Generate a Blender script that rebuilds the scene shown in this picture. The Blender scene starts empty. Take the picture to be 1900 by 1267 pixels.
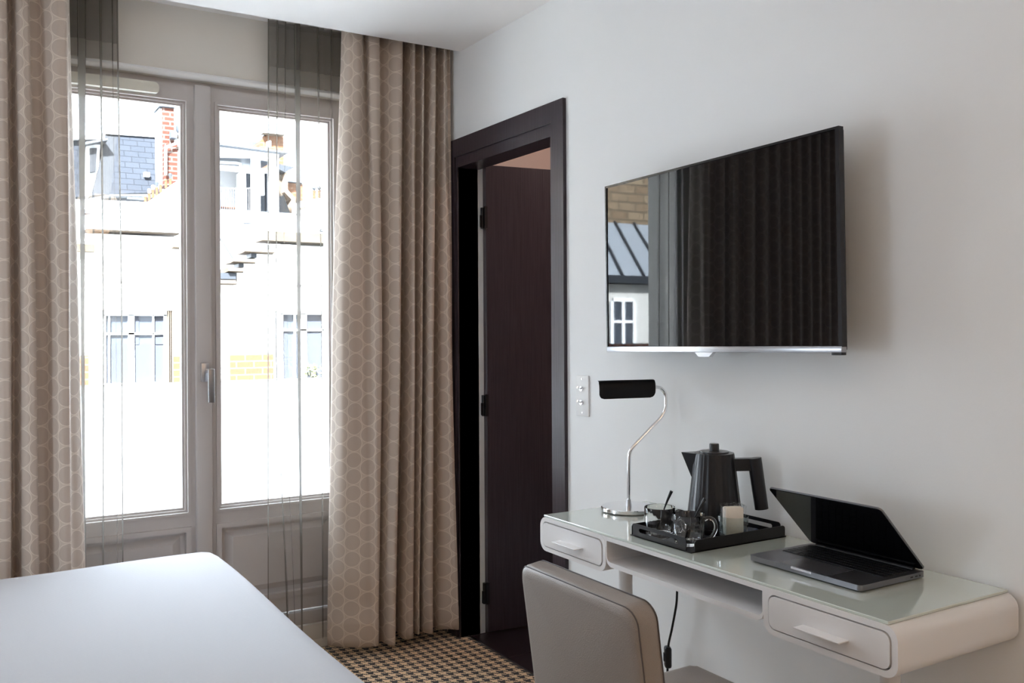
import bpy, bmesh, math, random
from mathutils import Vector, Matrix
random.seed(7)
scene = bpy.context.scene
C = scene.collection
PI = math.pi

# ---------------------------------------------------------------- camera
YAW, ROLL, FPX, CX, CY = math.radians(31.267), math.radians(-0.3288), 1684.1, 950.0, 611.84
CAM = Vector((0, 0, 1.32))
_F = Vector((math.sin(YAW), math.cos(YAW), 0)); _R0 = Vector((math.cos(YAW), -math.sin(YAW), 0)); _U0 = Vector((0, 0, 1))
_R = _R0*math.cos(ROLL) + _U0*math.sin(ROLL); _U = _U0*math.cos(ROLL) - _R0*math.sin(ROLL)
cd = bpy.data.cameras.new('camera'); cam = bpy.data.objects.new('camera', cd); C.objects.link(cam)
cd.sensor_width = 36; cd.lens = FPX/1900*36; cd.shift_y = -(633.5-CY)/1900; cd.clip_start = 0.05; cd.clip_end = 400
cam.matrix_world = Matrix(((_R.x, _U.x, -_F.x, CAM.x), (_R.y, _U.y, -_F.y, CAM.y), (_R.z, _U.z, -_F.z, CAM.z), (0, 0, 0, 1)))
scene.camera = cam

def ray(u, v): return _F + _R*((u-CX)/FPX) - _U*((v-CY)/FPX)
def onx(u, v, a): d = ray(u, v); return CAM + d*((a-CAM.x)/d.x)
def ony(u, v, b): d = ray(u, v); return CAM + d*((b-CAM.y)/d.y)
def onz(u, v, c): d = ray(u, v); return CAM + d*((c-CAM.z)/d.z)
def onpl(u, v, p0, n): d = ray(u, v); return CAM + d*((p0-CAM).dot(n)/d.dot(n))

# ---------------------------------------------------------------- world, exposure
w = bpy.data.worlds.new('overcast_sky'); scene.world = w; w.use_nodes = True
bg = w.node_tree.nodes['Background']; bg.inputs[0].default_value = (0.74, 0.87, 1.0, 1); bg.inputs[1].default_value = 11.0
scene.view_settings.view_transform = 'Standard'; scene.view_settings.look = 'None'
scene.view_settings.exposure = 0.7; scene.view_settings.gamma = 1.0; scene.view_settings.use_curve_mapping = False
cy = scene.cycles
cy.use_denoising = True; cy.max_bounces = 14; cy.diffuse_bounces = 8; cy.glossy_bounces = 5; cy.transmission_bounces = 10
cy.transparent_max_bounces = 24; cy.caustics_reflective = False; cy.caustics_refractive = False; cy.sample_clamp_indirect = 12
# hazy sun from behind the hotel, on the houses across the courtyard only
sun = bpy.data.lights.new('sun', 'SUN'); sun.energy = 72; sun.color = (0.86, 0.94, 1.0); sun.angle = math.radians(4)
so = bpy.data.objects.new('sun', sun); C.objects.link(so); so.location = (-10, -20, 30); so.rotation_euler = Vector((0.35, 0.70, -0.60)).to_track_quat('-Z', 'Y').to_euler()
# daylight portal in the window opening (guides the sky light, gives off none itself)
pl = bpy.data.lights.new('window_portal', 'AREA'); pl.shape = 'RECTANGLE'; pl.size = 1.3; pl.size_y = 2.2; pl.cycles.is_portal = True
po = bpy.data.objects.new('window_portal', pl); C.objects.link(po); po.location = (0.81, 3.80, 1.2); po.rotation_euler = (-PI/2, 0, 0)

# ---------------------------------------------------------------- colour + materials
def lin(c): return c/12.92 if c <= 0.04045 else ((c+0.055)/1.055)**2.4
def rgb(r, g, b): return (lin(r/255), lin(g/255), lin(b/255), 1)
MATS = {}
def mat(name, col, rough=0.5, metal=0.0, bump=0.0, bscale=60, var=0.0, vscale=6, spec=0.5, coat=0.0, sheen=0.0, trans=0.0, ior=1.45, emit=None, estr=0):
    m = bpy.data.materials.new(name); m.use_nodes = True; nt = m.node_tree; p = nt.nodes['Principled BSDF']
    p.inputs['Base Color'].default_value = col; p.inputs['Roughness'].default_value = rough; p.inputs['Metallic'].default_value = metal
    p.inputs['Specular IOR Level'].default_value = spec; p.inputs['Coat Weight'].default_value = coat; p.inputs['Coat Roughness'].default_value = 0.08
    p.inputs['Sheen Weight'].default_value = sheen; p.inputs['Transmission Weight'].default_value = trans; p.inputs['IOR'].default_value = ior
    if emit: p.inputs['Emission Color'].default_value = emit; p.inputs['Emission Strength'].default_value = estr
    tc = nt.nodes.new('ShaderNodeTexCoord')
    if bump:
        n = nt.nodes.new('ShaderNodeTexNoise'); n.inputs['Scale'].default_value = bscale; n.inputs['Detail'].default_value = 3
        b = nt.nodes.new('ShaderNodeBump'); b.inputs['Strength'].default_value = bump; b.inputs['Distance'].default_value = 0.002
        nt.links.new(tc.outputs['Object'], n.inputs['Vector']); nt.links.new(n.outputs['Fac'], b.inputs['Height']); nt.links.new(b.outputs['Normal'], p.inputs['Normal'])
    if var:
        n = nt.nodes.new('ShaderNodeTexNoise'); n.inputs['Scale'].default_value = vscale; n.inputs['Detail'].default_value = 4
        mx = nt.nodes.new('ShaderNodeMix'); mx.data_type = 'RGBA'
        mx.inputs['A'].default_value = tuple(c*(1-var) for c in col[:3])+(1,); mx.inputs['B'].default_value = tuple(min(1, c*(1+var)) for c in col[:3])+(1,)
        nt.links.new(tc.outputs['Object'], n.inputs['Vector']); nt.links.new(n.outputs['Fac'], mx.inputs['Factor']); nt.links.new(mx.outputs['Result'], p.inputs['Base Color'])
    MATS[name] = m; return m
def nn(nt, t, **kw):
    n = nt.nodes.new(t)
    for k, v in kw.items(): setattr(n, k, v)
    return n
def math_n(nt, op, a, b=None, c=None):
    n = nt.nodes.new('ShaderNodeMath'); n.operation = op
    for i, x in enumerate((a, b, c)):
        if x is None: continue
        if isinstance(x, (int, float)): n.inputs[i].default_value = x
        else: nt.links.new(x, n.inputs[i])
    return n.outputs[0]
def pane_mat(name, tint=(1, 1, 1, 1), ior=1.45):
    m = bpy.data.materials.new(name); m.use_nodes = True; nt = m.node_tree; nt.nodes.clear()
    o = nn(nt, 'ShaderNodeOutputMaterial'); mix = nn(nt, 'ShaderNodeMixShader'); t = nn(nt, 'ShaderNodeBsdfTransparent'); g = nn(nt, 'ShaderNodeBsdfGlossy'); f = nn(nt, 'ShaderNodeFresnel')
    t.inputs[0].default_value = tint; g.inputs['Roughness'].default_value = 0.01; f.inputs['IOR'].default_value = ior
    # thin sheet: the Fresnel node inverts its index on back faces, so hand it the inverse there
    ge = nn(nt, 'ShaderNodeNewGeometry'); nt.links.new(math_n(nt, 'ADD', ior, math_n(nt, 'MULTIPLY', ge.outputs['Backfacing'], 1/ior-ior)), f.inputs['IOR'])
    nt.links.new(f.outputs[0], mix.inputs[0]); nt.links.new(t.outputs[0], mix.inputs[1]); nt.links.new(g.outputs[0], mix.inputs[2]); nt.links.new(mix.outputs[0], o.inputs[0])
    MATS[name] = m; return m
def houndstooth(name, dark, light, period):
    m = mat(name, light, 0.95, sheen=0.2); nt = m.node_tree; p = nt.nodes['Principled BSDF']
    tc = nn(nt, 'ShaderNodeTexCoord'); sp = nn(nt, 'ShaderNodeSeparateXYZ'); nt.links.new(tc.outputs['Object'], sp.inputs[0])
    th = period/8
    i = math_n(nt, 'FLOOR', math_n(nt, 'DIVIDE', sp.outputs['X'], th)); j = math_n(nt, 'FLOOR', math_n(nt, 'DIVIDE', sp.outputs['Y'], th))
    tw = math_n(nt, 'LESS_THAN', math_n(nt, 'FLOORED_MODULO', math_n(nt, 'ADD', i, j), 4), 1.5)
    wi = math_n(nt, 'LESS_THAN', math_n(nt, 'FLOORED_MODULO', i, 8), 3.5); wj = math_n(nt, 'LESS_THAN', math_n(nt, 'FLOORED_MODULO', j, 8), 3.5)
    # twill over -> warp colour, else weft colour
    fac = math_n(nt, 'ADD', math_n(nt, 'MULTIPLY', tw, wi), math_n(nt, 'MULTIPLY', math_n(nt, 'SUBTRACT', 1, tw), wj))
    mx = nn(nt, 'ShaderNodeMix'); mx.data_type = 'RGBA'; mx.inputs['A'].default_value = light; mx.inputs['B'].default_value = dark
    nt.links.new(fac, mx.inputs['Factor']); nt.links.new(mx.outputs['Result'], p.inputs['Base Color'])
    ns = nn(nt, 'ShaderNodeTexNoise'); ns.inputs['Scale'].default_value = 700; b = nn(nt, 'ShaderNodeBump'); b.inputs['Strength'].default_value = 0.5; b.inputs['Distance'].default_value = 0.003
    nt.links.new(tc.outputs['Object'], ns.inputs['Vector']); nt.links.new(ns.outputs['Fac'], b.inputs['Height']); nt.links.new(b.outputs['Normal'], p.inputs['Normal'])
    return m
def circle_fabric(name, disc, gap, line):
    m = mat(name, disc, 0.75, sheen=0.25); nt = m.node_tree; p = nt.nodes['Principled BSDF']
    uv = nn(nt, 'ShaderNodeUVMap'); sp = nn(nt, 'ShaderNodeSeparateXYZ'); nt.links.new(uv.outputs[0], sp.inputs[0])
    PY = 0.0665; PX = PY*2*0.866
    def cell(off):
        a = math_n(nt, 'SUBTRACT', math_n(nt, 'FRACT', math_n(nt, 'ADD', math_n(nt, 'DIVIDE', sp.outputs['X'], PX), off)), 0.5)
        b = math_n(nt, 'SUBTRACT', math_n(nt, 'FRACT', math_n(nt, 'ADD', math_n(nt, 'DIVIDE', sp.outputs['Y'], PY), off)), 0.5)
        a = math_n(nt, 'MULTIPLY', a, PX); b = math_n(nt, 'MULTIPLY', b, PY)
        return math_n(nt, 'SQRT', math_n(nt, 'ADD', math_n(nt, 'MULTIPLY', a, a), math_n(nt, 'MULTIPLY', b, b)))
    d = math_n(nt, 'MINIMUM', cell(0.0), cell(0.5))
    rmp = nn(nt, 'ShaderNodeValToRGB'); nt.links.new(math_n(nt, 'DIVIDE', d, 0.04), rmp.inputs[0])
    cr = rmp.color_ramp; e = cr.elements
    e[0].position = 0.0; e[0].color = disc; e[1].position = 0.745; e[1].color = disc
    for pos, c in ((0.762, line), (0.80, line), (0.83, gap), (1.0, gap)):
        n = e.new(pos); n.color = c
    nt.links.new(rmp.outputs[0], p.inputs['Base Color'])
    tc = nn(nt, 'ShaderNodeTexCoord'); ns = nn(nt, 'ShaderNodeTexNoise'); ns.inputs['Scale'].default_value = 900
    b = nn(nt, 'ShaderNodeBump'); b.inputs['Strength'].default_value = 0.12; b.inputs['Distance'].default_value = 0.001
    nt.links.new(uv.outputs[0], ns.inputs['Vector']); nt.links.new(ns.outputs['Fac'], b.inputs['Height']); nt.links.new(b.outputs['Normal'], p.inputs['Normal'])
    # a little daylight passes the cloth
    out = nt.nodes['Material Output']; tl = nn(nt, 'ShaderNodeBsdfTranslucent'); mx = nn(nt, 'ShaderNodeMixShader'); mx.inputs[0].default_value = 0.06
    nt.links.new(rmp.outputs[0], tl.inputs[0]); nt.links.new(p.outputs[0], mx.inputs[1]); nt.links.new(tl.outputs[0], mx.inputs[2]); nt.links.new(mx.outputs[0], out.inputs[0])
    return m
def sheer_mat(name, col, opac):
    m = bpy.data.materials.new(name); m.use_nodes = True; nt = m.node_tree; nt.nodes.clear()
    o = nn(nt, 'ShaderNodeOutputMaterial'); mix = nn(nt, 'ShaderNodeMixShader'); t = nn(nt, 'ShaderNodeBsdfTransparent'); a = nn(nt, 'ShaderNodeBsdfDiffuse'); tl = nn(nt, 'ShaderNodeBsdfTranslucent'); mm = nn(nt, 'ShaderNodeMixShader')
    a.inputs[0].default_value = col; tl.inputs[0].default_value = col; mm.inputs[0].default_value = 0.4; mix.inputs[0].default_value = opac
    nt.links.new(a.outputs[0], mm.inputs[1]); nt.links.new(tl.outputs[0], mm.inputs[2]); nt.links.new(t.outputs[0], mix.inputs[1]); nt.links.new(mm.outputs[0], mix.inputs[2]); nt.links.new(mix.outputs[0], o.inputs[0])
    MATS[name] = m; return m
def brick_mat(name, c1, c2, mortar, scale, bw, rh, ms=0.02, rough=0.8, axis='XZ'):
    m = mat(name, c1, rough, spec=0.1); nt = m.node_tree; p = nt.nodes['Principled BSDF']
    tc = nn(nt, 'ShaderNodeTexCoord'); sp = nn(nt, 'ShaderNodeSeparateXYZ'); cb = nn(nt, 'ShaderNodeCombineXYZ')
    nt.links.new(tc.outputs['Object'], sp.inputs[0]); nt.links.new(sp.outputs[axis[0]], cb.inputs[0]); nt.links.new(sp.outputs[axis[1]], cb.inputs[1])
    b = nn(nt, 'ShaderNodeTexBrick'); b.inputs['Color1'].default_value = c1; b.inputs['Color2'].default_value = c2; b.inputs['Mortar'].default_value = mortar
    b.inputs['Scale'].default_value = scale; b.inputs['Brick Width'].default_value = bw; b.inputs['Row Height'].default_value = rh; b.inputs['Mortar Size'].default_value = ms
    nt.links.new(cb.outputs[0], b.inputs['Vector']); nt.links.new(b.outputs['Color'], p.inputs['Base Color'])
    return m
def wood_dark(name):
    m = mat(name, rgb(38, 31, 37), 0.33); nt = m.node_tree; p = nt.nodes['Principled BSDF']
    tc = nn(nt, 'ShaderNodeTexCoord'); mp = nn(nt, 'ShaderNodeMapping'); mp.inputs['Scale'].default_value = (90, 90, 2.5)
    ns = nn(nt, 'ShaderNodeTexNoise'); ns.inputs['Scale'].default_value = 2.2; ns.inputs['Detail'].default_value = 5
    b = nn(nt, 'ShaderNodeBump'); b.inputs['Strength'].default_value = 0.45; b.inputs['Distance'].default_value = 0.002
    mx = nn(nt, 'ShaderNodeMix'); mx.data_type = 'RGBA'; mx.inputs['A'].default_value = rgb(38, 31, 37); mx.inputs['B'].default_value = rgb(70, 60, 67)
    nt.links.new(tc.outputs['Object'], mp.inputs[0]); nt.links.new(mp.outputs[0], ns.inputs['Vector']); nt.links.new(ns.outputs['Fac'], b.inputs['Height'])
    nt.links.new(b.outputs['Normal'], p.inputs['Normal']); nt.links.new(ns.outputs['Fac'], mx.inputs['Factor']); nt.links.new(mx.outputs['Result'], p.inputs['Base Color'])
    return m
def rib_fabric(name, col):
    m = mat(name, col, 0.85, sheen=0.15); nt = m.node_tree; p = nt.nodes['Principled BSDF']
    tc = nn(nt, 'ShaderNodeTexCoord'); wv = nn(nt, 'ShaderNodeTexWave'); wv.bands_direction = 'Y'; wv.inputs['Scale'].default_value = 38; wv.inputs['Distortion'].default_value = 0.6; wv.inputs['Detail'].default_value = 1
    b = nn(nt, 'ShaderNodeBump'); b.inputs['Strength'].default_value = 0.25; b.inputs['Distance'].default_value = 0.0015
    nt.links.new(tc.outputs['Object'], wv.inputs['Vector']); nt.links.new(wv.outputs['Fac'], b.inputs['Height']); nt.links.new(b.outputs['Normal'], p.inputs['Normal'])
    return m

M_wall = mat('wall_paint', (0.82, 0.83, 0.835, 1), 0.55, bump=0.08, bscale=220, spec=0.3)
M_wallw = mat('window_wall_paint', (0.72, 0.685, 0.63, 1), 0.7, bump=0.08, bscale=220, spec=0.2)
M_ceil = mat('ceiling_paint', (0.90, 0.885, 0.88, 1), 0.8, spec=0.2)
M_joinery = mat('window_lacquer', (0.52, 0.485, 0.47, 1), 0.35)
M_carpet = houndstooth('houndstooth_carpet', rgb(32, 27, 30), rgb(232, 200, 160), 0.043)
M_wood = wood_dark('espresso_wood')
M_lacq = mat('white_desk_lacquer', (0.76, 0.745, 0.74, 1), 0.32)
M_drape = circle_fabric('circle_weave', rgb(190, 174, 160), rgb(201, 186, 171), rgb(219, 206, 192))
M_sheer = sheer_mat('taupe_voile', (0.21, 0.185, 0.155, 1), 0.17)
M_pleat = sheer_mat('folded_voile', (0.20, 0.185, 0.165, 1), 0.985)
M_shade_band = sheer_mat('shade_voile', (0.20, 0.18, 0.15, 1), 0.42)  # darker, denser voile that stands in for shade behind the sheer tops
M_pane = pane_mat('window_glass')
M_chrome = mat('chrome', (0.83, 0.83, 0.85, 1), 0.09, 1.0)
M_steel = mat('brushed_steel', (0.55, 0.55, 0.57, 1), 0.3, 1.0)
M_black = mat('matte_black_metal', rgb(24, 24, 28), 0.4)
M_blackp = mat('black_plastic', rgb(22, 22, 26), 0.28)
M_hinge = mat('black_hinge', rgb(16, 15, 18), 0.35)
M_screen = mat('tv_screen', (0.004, 0.004, 0.005, 1), 0.02, spec=0.5)
M_lapscr = mat('laptop_screen', (0.003, 0.003, 0.004, 1), 0.03)
M_alu = mat('space_grey_aluminium', (0.20, 0.20, 0.215, 1), 0.33, 0.9)
M_key = mat('keycap', rgb(20, 20, 24), 0.45)
M_white = mat('white_plastic', (0.82, 0.82, 0.82, 1), 0.35)
M_ivory = mat('ivory_plastic', (0.72, 0.70, 0.62, 1), 0.4)
M_leather = mat('grey_leather', rgb(143, 134, 127), 0.38, bump=0.35, bscale=420, spec=0.5)
M_piping = mat('dark_thread', rgb(92, 85, 84), 0.6)
M_linen = rib_fabric('white_ribbed_cotton', (0.475, 0.47, 0.485, 1))
M_base = mat('bed_base_fabric', rgb(120, 110, 104), 0.9, bump=0.2)
M_glass = mat('clear_glass', (1, 1, 1, 1), 0.0, trans=1.0, ior=1.45)
M_film = pane_mat('clear_film')
M_thin = pane_mat('thin_tumbler_glass', (0.90, 0.94, 0.94, 1), 1.6)
M_paper = mat('cream_paper', rgb(240, 231, 220), 0.85, bump=0.3, bscale=90)
M_paperg = mat('grey_paper', rgb(205, 196, 186), 0.85)
M_blue = mat('blue_sachet', rgb(70, 84, 110), 0.25)
M_tile = mat('dark_floor_tile', rgb(40, 30, 36), 0.35, var=0.15)
M_grout = mat('tile_grout', rgb(90, 82, 80), 0.9)
M_bath = mat('bathroom_wall', rgb(214, 196, 186), 0.4)
M_lampw = mat('lamp_diffuser', (0.9, 0.85, 0.75, 1), 0.5, emit=(1.0, 0.80, 0.58, 1), estr=6)
M_sconce = mat('white_shade_fabric', (0.85, 0.86, 0.87, 1), 0.8)
# top glass of the desk: white back-painted glass with a green cast
M_topglass = mat('green_tinted_glass_top', (0.60, 0.65, 0.59, 1), 0.03, spec=0.6, coat=1.0)
M_glassedge = mat('green_glass_edge', (0.40, 0.55, 0.47, 1), 0.1)
# exterior
M_cream = mat('cream_render', (0.44, 0.42, 0.39, 1), 0.9, var=0.06, vscale=1.5)
M_coping = mat('stone_coping', (0.0607, 0.0464, 0.0339, 1), 0.9, var=0.35, vscale=4, spec=0.1)
M_lead = mat('grey_flashing', (0.0197, 0.0214, 0.0243, 1), 0.5, spec=0.1)
M_roofw = mat('white_roof_coating', (0.75, 0.75, 0.76, 1), 0.8)
M_zinc = mat('zinc_sheet', (0.0357, 0.0393, 0.0446, 1), 0.45, spec=0.1)
M_slate = brick_mat('slate_tiles', (0.0114, 0.0129, 0.0161, 1), (0.0139, 0.0154, 0.0190, 1), (0.0061, 0.0068, 0.0086, 1), 1.0, 0.42, 0.19, 0.012)
M_slate2 = mat('slate_plain', (0.0150, 0.0154, 0.0168, 1), 0.7, var=0.2, vscale=3, spec=0.1)
M_brick = brick_mat('red_brick', (0.0339, 0.0107, 0.0065, 1), (0.0286, 0.0093, 0.0054, 1), (0.0536, 0.0393, 0.0322, 1), 1.0, 0.34, 0.13, 0.022)
M_peach = brick_mat('peach_brick', (0.066, 0.029, 0.014, 1), (0.055, 0.025, 0.013, 1), (0.085, 0.052, 0.033, 1), 1.0, 0.36, 0.14, 0.015)
M_brickw = brick_mat('yellow_brick', (0.14, 0.095, 0.06, 1), (0.19, 0.14, 0.09, 1), (0.10, 0.075, 0.05, 1), 1.0, 0.55, 0.24, 0.03)
M_pot = mat('terracotta', (0.0571, 0.0221, 0.0107, 1), 0.85, spec=0.1)
M_extw = mat('white_render', (0.30, 0.295, 0.29, 1), 0.85)
M_extf = mat('white_window_paint', (0.70, 0.70, 0.70, 1), 0.5)
M_extglass = mat('dark_window_glass', (0.03, 0.035, 0.045, 1), 0.05)
M_extcurt = mat('pale_blind', (0.0286, 0.0300, 0.0357, 1), 0.9, spec=0.1)
M_frost = mat('frosted_guard', (0.86, 0.87, 0.87, 1), 0.45)
_nt = M_frost.node_tree; _tl = nn(_nt, 'ShaderNodeBsdfTranslucent'); _tl.inputs[0].default_value = (0.97, 0.97, 0.97, 1); _mx = nn(_nt, 'ShaderNodeMixShader'); _mx.inputs[0].default_value = 0.9
_nt.links.new(_nt.nodes['Principled BSDF'].outputs[0], _mx.inputs[1]); _nt.links.new(_tl.outputs[0], _mx.inputs[2]); _nt.links.new(_mx.outputs[0], _nt.nodes['Material Output'].inputs[0])
M_concrete = mat('courtyard_concrete', (0.45, 0.45, 0.44, 1), 0.9)
M_leaf = mat('yellow_green_leaf', (0.0720, 0.0792, 0.0216, 1), 0.6)
M_rail = mat('thin_grey_rail', (0.10, 0.10, 0.11, 1), 0.5)

# ---------------------------------------------------------------- mesh helpers
def B(): return bmesh.new()
def add_box(bm, x0, x1, y0, y1, z0, z1):
    v = [bm.verts.new(p) for p in ((x0, y0, z0), (x1, y0, z0), (x1, y1, z0), (x0, y1, z0), (x0, y0, z1), (x1, y0, z1), (x1, y1, z1), (x0, y1, z1))]
    for f in ((0, 3, 2, 1), (4, 5, 6, 7), (0, 1, 5, 4), (1, 2, 6, 5), (2, 3, 7, 6), (3, 0, 4, 7)): bm.faces.new([v[i] for i in f])
    return bm
def box(x0, x1, y0, y1, z0, z1, r=0, seg=2):
    bm = B(); add_box(bm, x0, x1, y0, y1, z0, z1)
    if r: bmesh.ops.bevel(bm, geom=bm.edges[:], offset=r, segments=seg, affect='EDGES', profile=0.5)
    return bm
def add_prism(bm, pts, dvec):
    """pts: 3D polygon, extruded by dvec"""
    a = [bm.verts.new(p) for p in pts]; b = [bm.verts.new(Vector(p)+Vector(dvec)) for p in pts]; n = len(pts)
    bm.faces.new(a); bm.faces.new(b[::-1])
    for i in range(n): bm.faces.new((a[i], b[i], b[(i+1) % n], a[(i+1) % n]))
    return bm
def prism(pts, dvec): return add_prism(B(), pts, dvec)
def add_tube(bm, pts, r, n=10, cap=True, rs=None):
    pts = [Vector(p) for p in pts]; rings = []
    t = (pts[1]-pts[0]).normalized(); up = Vector((0, 0, 1)) if abs(t.z) < 0.9 else Vector((1, 0, 0))
    nrm = t.cross(up).normalized()
    for i, p in enumerate(pts):
        if i == 0: t = (pts[1]-pts[0])
        elif i == len(pts)-1: t = pts[-1]-pts[-2]
        else: t = (pts[i+1]-pts[i]).normalized()+(pts[i]-pts[i-1]).normalized()
        t.normalize(); nrm = (nrm-t*nrm.dot(t)).normalized(); bn = t.cross(nrm)
        rr = rs[i] if rs else r
        rings.append([bm.verts.new(p+(nrm*math.cos(2*PI*k/n)+bn*math.sin(2*PI*k/n))*rr) for k in range(n)])
    for a, b in zip(rings, rings[1:]):
        for k in range(n): bm.faces.new((a[k], a[(k+1) % n], b[(k+1) % n], b[k]))
    if cap: bm.faces.new(rings[0][::-1]); bm.faces.new(rings[-1])
    return bm
def tube(pts, r, n=10, rs=None): return add_tube(B(), pts, r, n, True, rs)
def add_lathe(bm, prof, c, n=32, fn=None, close=False):
    """prof: (r,z) list, c: centre"""
    rings = []
    for (r, z) in prof:
        if r < 1e-6: rings.append([bm.verts.new((c[0], c[1], c[2]+z))])
        else: rings.append([bm.verts.new((c[0]+(r if not fn else fn(r, z, 2*PI*k/n))*math.cos(2*PI*k/n), c[1]+(r if not fn else fn(r, z, 2*PI*k/n))*math.sin(2*PI*k/n), c[2]+z)) for k in range(n)])
    prs = list(zip(rings, rings[1:]))
    if close: prs.append((rings[-1], rings[0]))
    for a, b in prs:
        for k in range(n):
            if len(a) == 1 and len(b) == 1: continue
            if len(a) == 1: bm.faces.new((a[0], b[k], b[(k+1) % n]))
            elif len(b) == 1: bm.faces.new((a[k], b[0], a[(k+1) % n]))
            else: bm.faces.new((a[k], b[k], b[(k+1) % n], a[(k+1) % n]))
    return bm
def lathe(prof, c, n=32, fn=None, close=False): return add_lathe(B(), prof, c, n, fn, close)
def rrect(w, h, r, n=5, cx=0, cy=0):
    out = []
    for (sx, sy, a0) in ((1, -1, -90), (1, 1, 0), (-1, 1, 90), (-1, -1, 180)):
        for k in range(n+1):
            a = math.radians(a0+90*k/n); out.append((cx+sx*(w/2-r)+r*math.cos(a), cy+sy*(h/2-r)+r*math.sin(a)))
    return out
def spline(pts, n=8):
    pts = [Vector(p) for p in pts]; out = []
    P = [pts[0]*2-pts[1]]+pts+[pts[-1]*2-pts[-2]]
    for i in range(1, len(P)-2):
        p0, p1, p2, p3 = P[i-1:i+3]
        for k in range(n):
            t = k/n
            out.append(0.5*((2*p1)+(p2-p0)*t+(2*p0-5*p1+4*p2-p3)*t*t+(3*p1-p0-3*p2+p3)*t**3))
    out.append(pts[-1]); return out
def obj(name, bm, m, parent=None, smooth=35, xf=None, label=None):
    if xf is not None: bmesh.ops.transform(bm, matrix=xf, verts=bm.verts)
    bmesh.ops.recalc_face_normals(bm, faces=bm.faces)
    me = bpy.data.meshes.new(name); bm.to_mesh(me); bm.free()
    if smooth:
        for p in me.polygons: p.use_smooth = True
        me.set_sharp_from_angle(angle=math.radians(smooth))
    me.materials.append(m)
    o = bpy.data.objects.new(name, me); C.objects.link(o)
    if parent: par(o, parent)
    if label: o['label'] = label
    return o
def par(o, parent):
    o.parent = parent
    if parent.parent is None: o.matrix_parent_inverse = parent.matrix_basis.inverted()
def thing(name, label, cat, loc=(0, 0, 0), group=None):
    o = bpy.data.objects.new(name, None); o.empty_display_size = 0.05; C.objects.link(o); o.location = loc
    o['label'] = label; o['category'] = cat
    if group: o['group'] = group
    return o
def tag(o, label, cat, group=None):
    o['label'] = label; o['category'] = cat
    if group: o['group'] = group
    return o
def struct(o, label=None):
    o['kind'] = 'structure'
    if label: o['label'] = label
    return o
def sempty(name, loc=(0, 0, 0), label=None):
    o = bpy.data.objects.new(name, None); o.empty_display_size = 0.05; C.objects.link(o); o.location = loc; return struct(o, label)

# ================================================================ ROOM SHELL
XW = 1.83          # face of the television wall
YW = 3.66          # face of the window wall
XL, YB = -1.60, -1.70
DY0, DY1, DZ = 2.73, 3.45, 2.017        # door opening
WX0, WX1, WZ0, WZ1 = 0.165, 1.46, 0.10, 2.30   # window opening

struct(obj('floor', box(XL-0.1, 1.866, YB-0.1, YW+0.3, -0.06, 0), M_carpet, smooth=0), 'black and tan houndstooth carpet')
bm = B(); add_box(bm, XW, XW+0.12, YB, DY0, 0, 2.70); add_box(bm, XW, XW+0.12, DY1, YW+0.3, 0, 2.70); add_box(bm, XW, XW+0.12, DY0, DY1, DZ+0.03, 2.70)
struct(obj('wall_right', bm, M_wall, smooth=0), 'off white wall that carries the television')
bm = B(); add_box(bm, XL-0.1, WX0, YW, YW+0.3, 0, 2.70); add_box(bm, WX1, XW, YW, YW+0.3, 0, 2.70); add_box(bm, WX0, WX1, YW, YW+0.3, WZ1, 2.70); add_box(bm, WX0, WX1, YW, YW+0.3, 0, WZ0)
struct(obj('wall_front', bm, M_wallw, smooth=0), 'greige wall around the French window')
struct(obj('wall_left', box(XL-0.1, XL, YB, YW, 0, 2.70), M_wall, smooth=0), 'off white wall behind the bed head')
struct(obj('wall_back', box(XL, XW, YB-0.1, YB, 0, 2.70), M_wall, smooth=0), 'off white rear wall')
CE = 3.427
struct(obj('ceiling', box(XL-0.1, XW, YB-0.1, CE, 2.51, 2.70), M_ceil, smooth=0), 'white ceiling with a curtain recess')
struct(obj('trim_1', box(XL-0.1, XW, CE, YW, 2.575, 2.70), M_ceil, smooth=0), 'raised ceiling of the curtain recess')
# half round moulding above the window
bm = B(); pr = [(0, -0.013), (-0.010, -0.013), (-0.019, -0.007), (-0.022, 0.0), (-0.019, 0.007), (-0.010, 0.013), (0, 0.013)]
add_prism(bm, [(XL, YW+a, 2.313+b) for a, b in pr], (XW-XL, 0, 0)); struct(obj('trim_2', bm, M_white), 'half round moulding above the window')
bm = B(); add_box(bm, XL, WX0-0.01, YW-0.014, YW, 0, 0.09); add_box(bm, WX1+0.01, XW-0.013, YW-0.014, YW, 0, 0.09); struct(obj('baseboard_front', bm, M_wood, smooth=0), 'dark wooden baseboard under the curtains')
bm = B(); add_box(bm, XW-0.014, XW, YB, DY0-0.085, 0, 0.09); struct(obj('baseboard_right', bm, M_wood, smooth=0), 'dark wooden baseboard under the desk')

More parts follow.
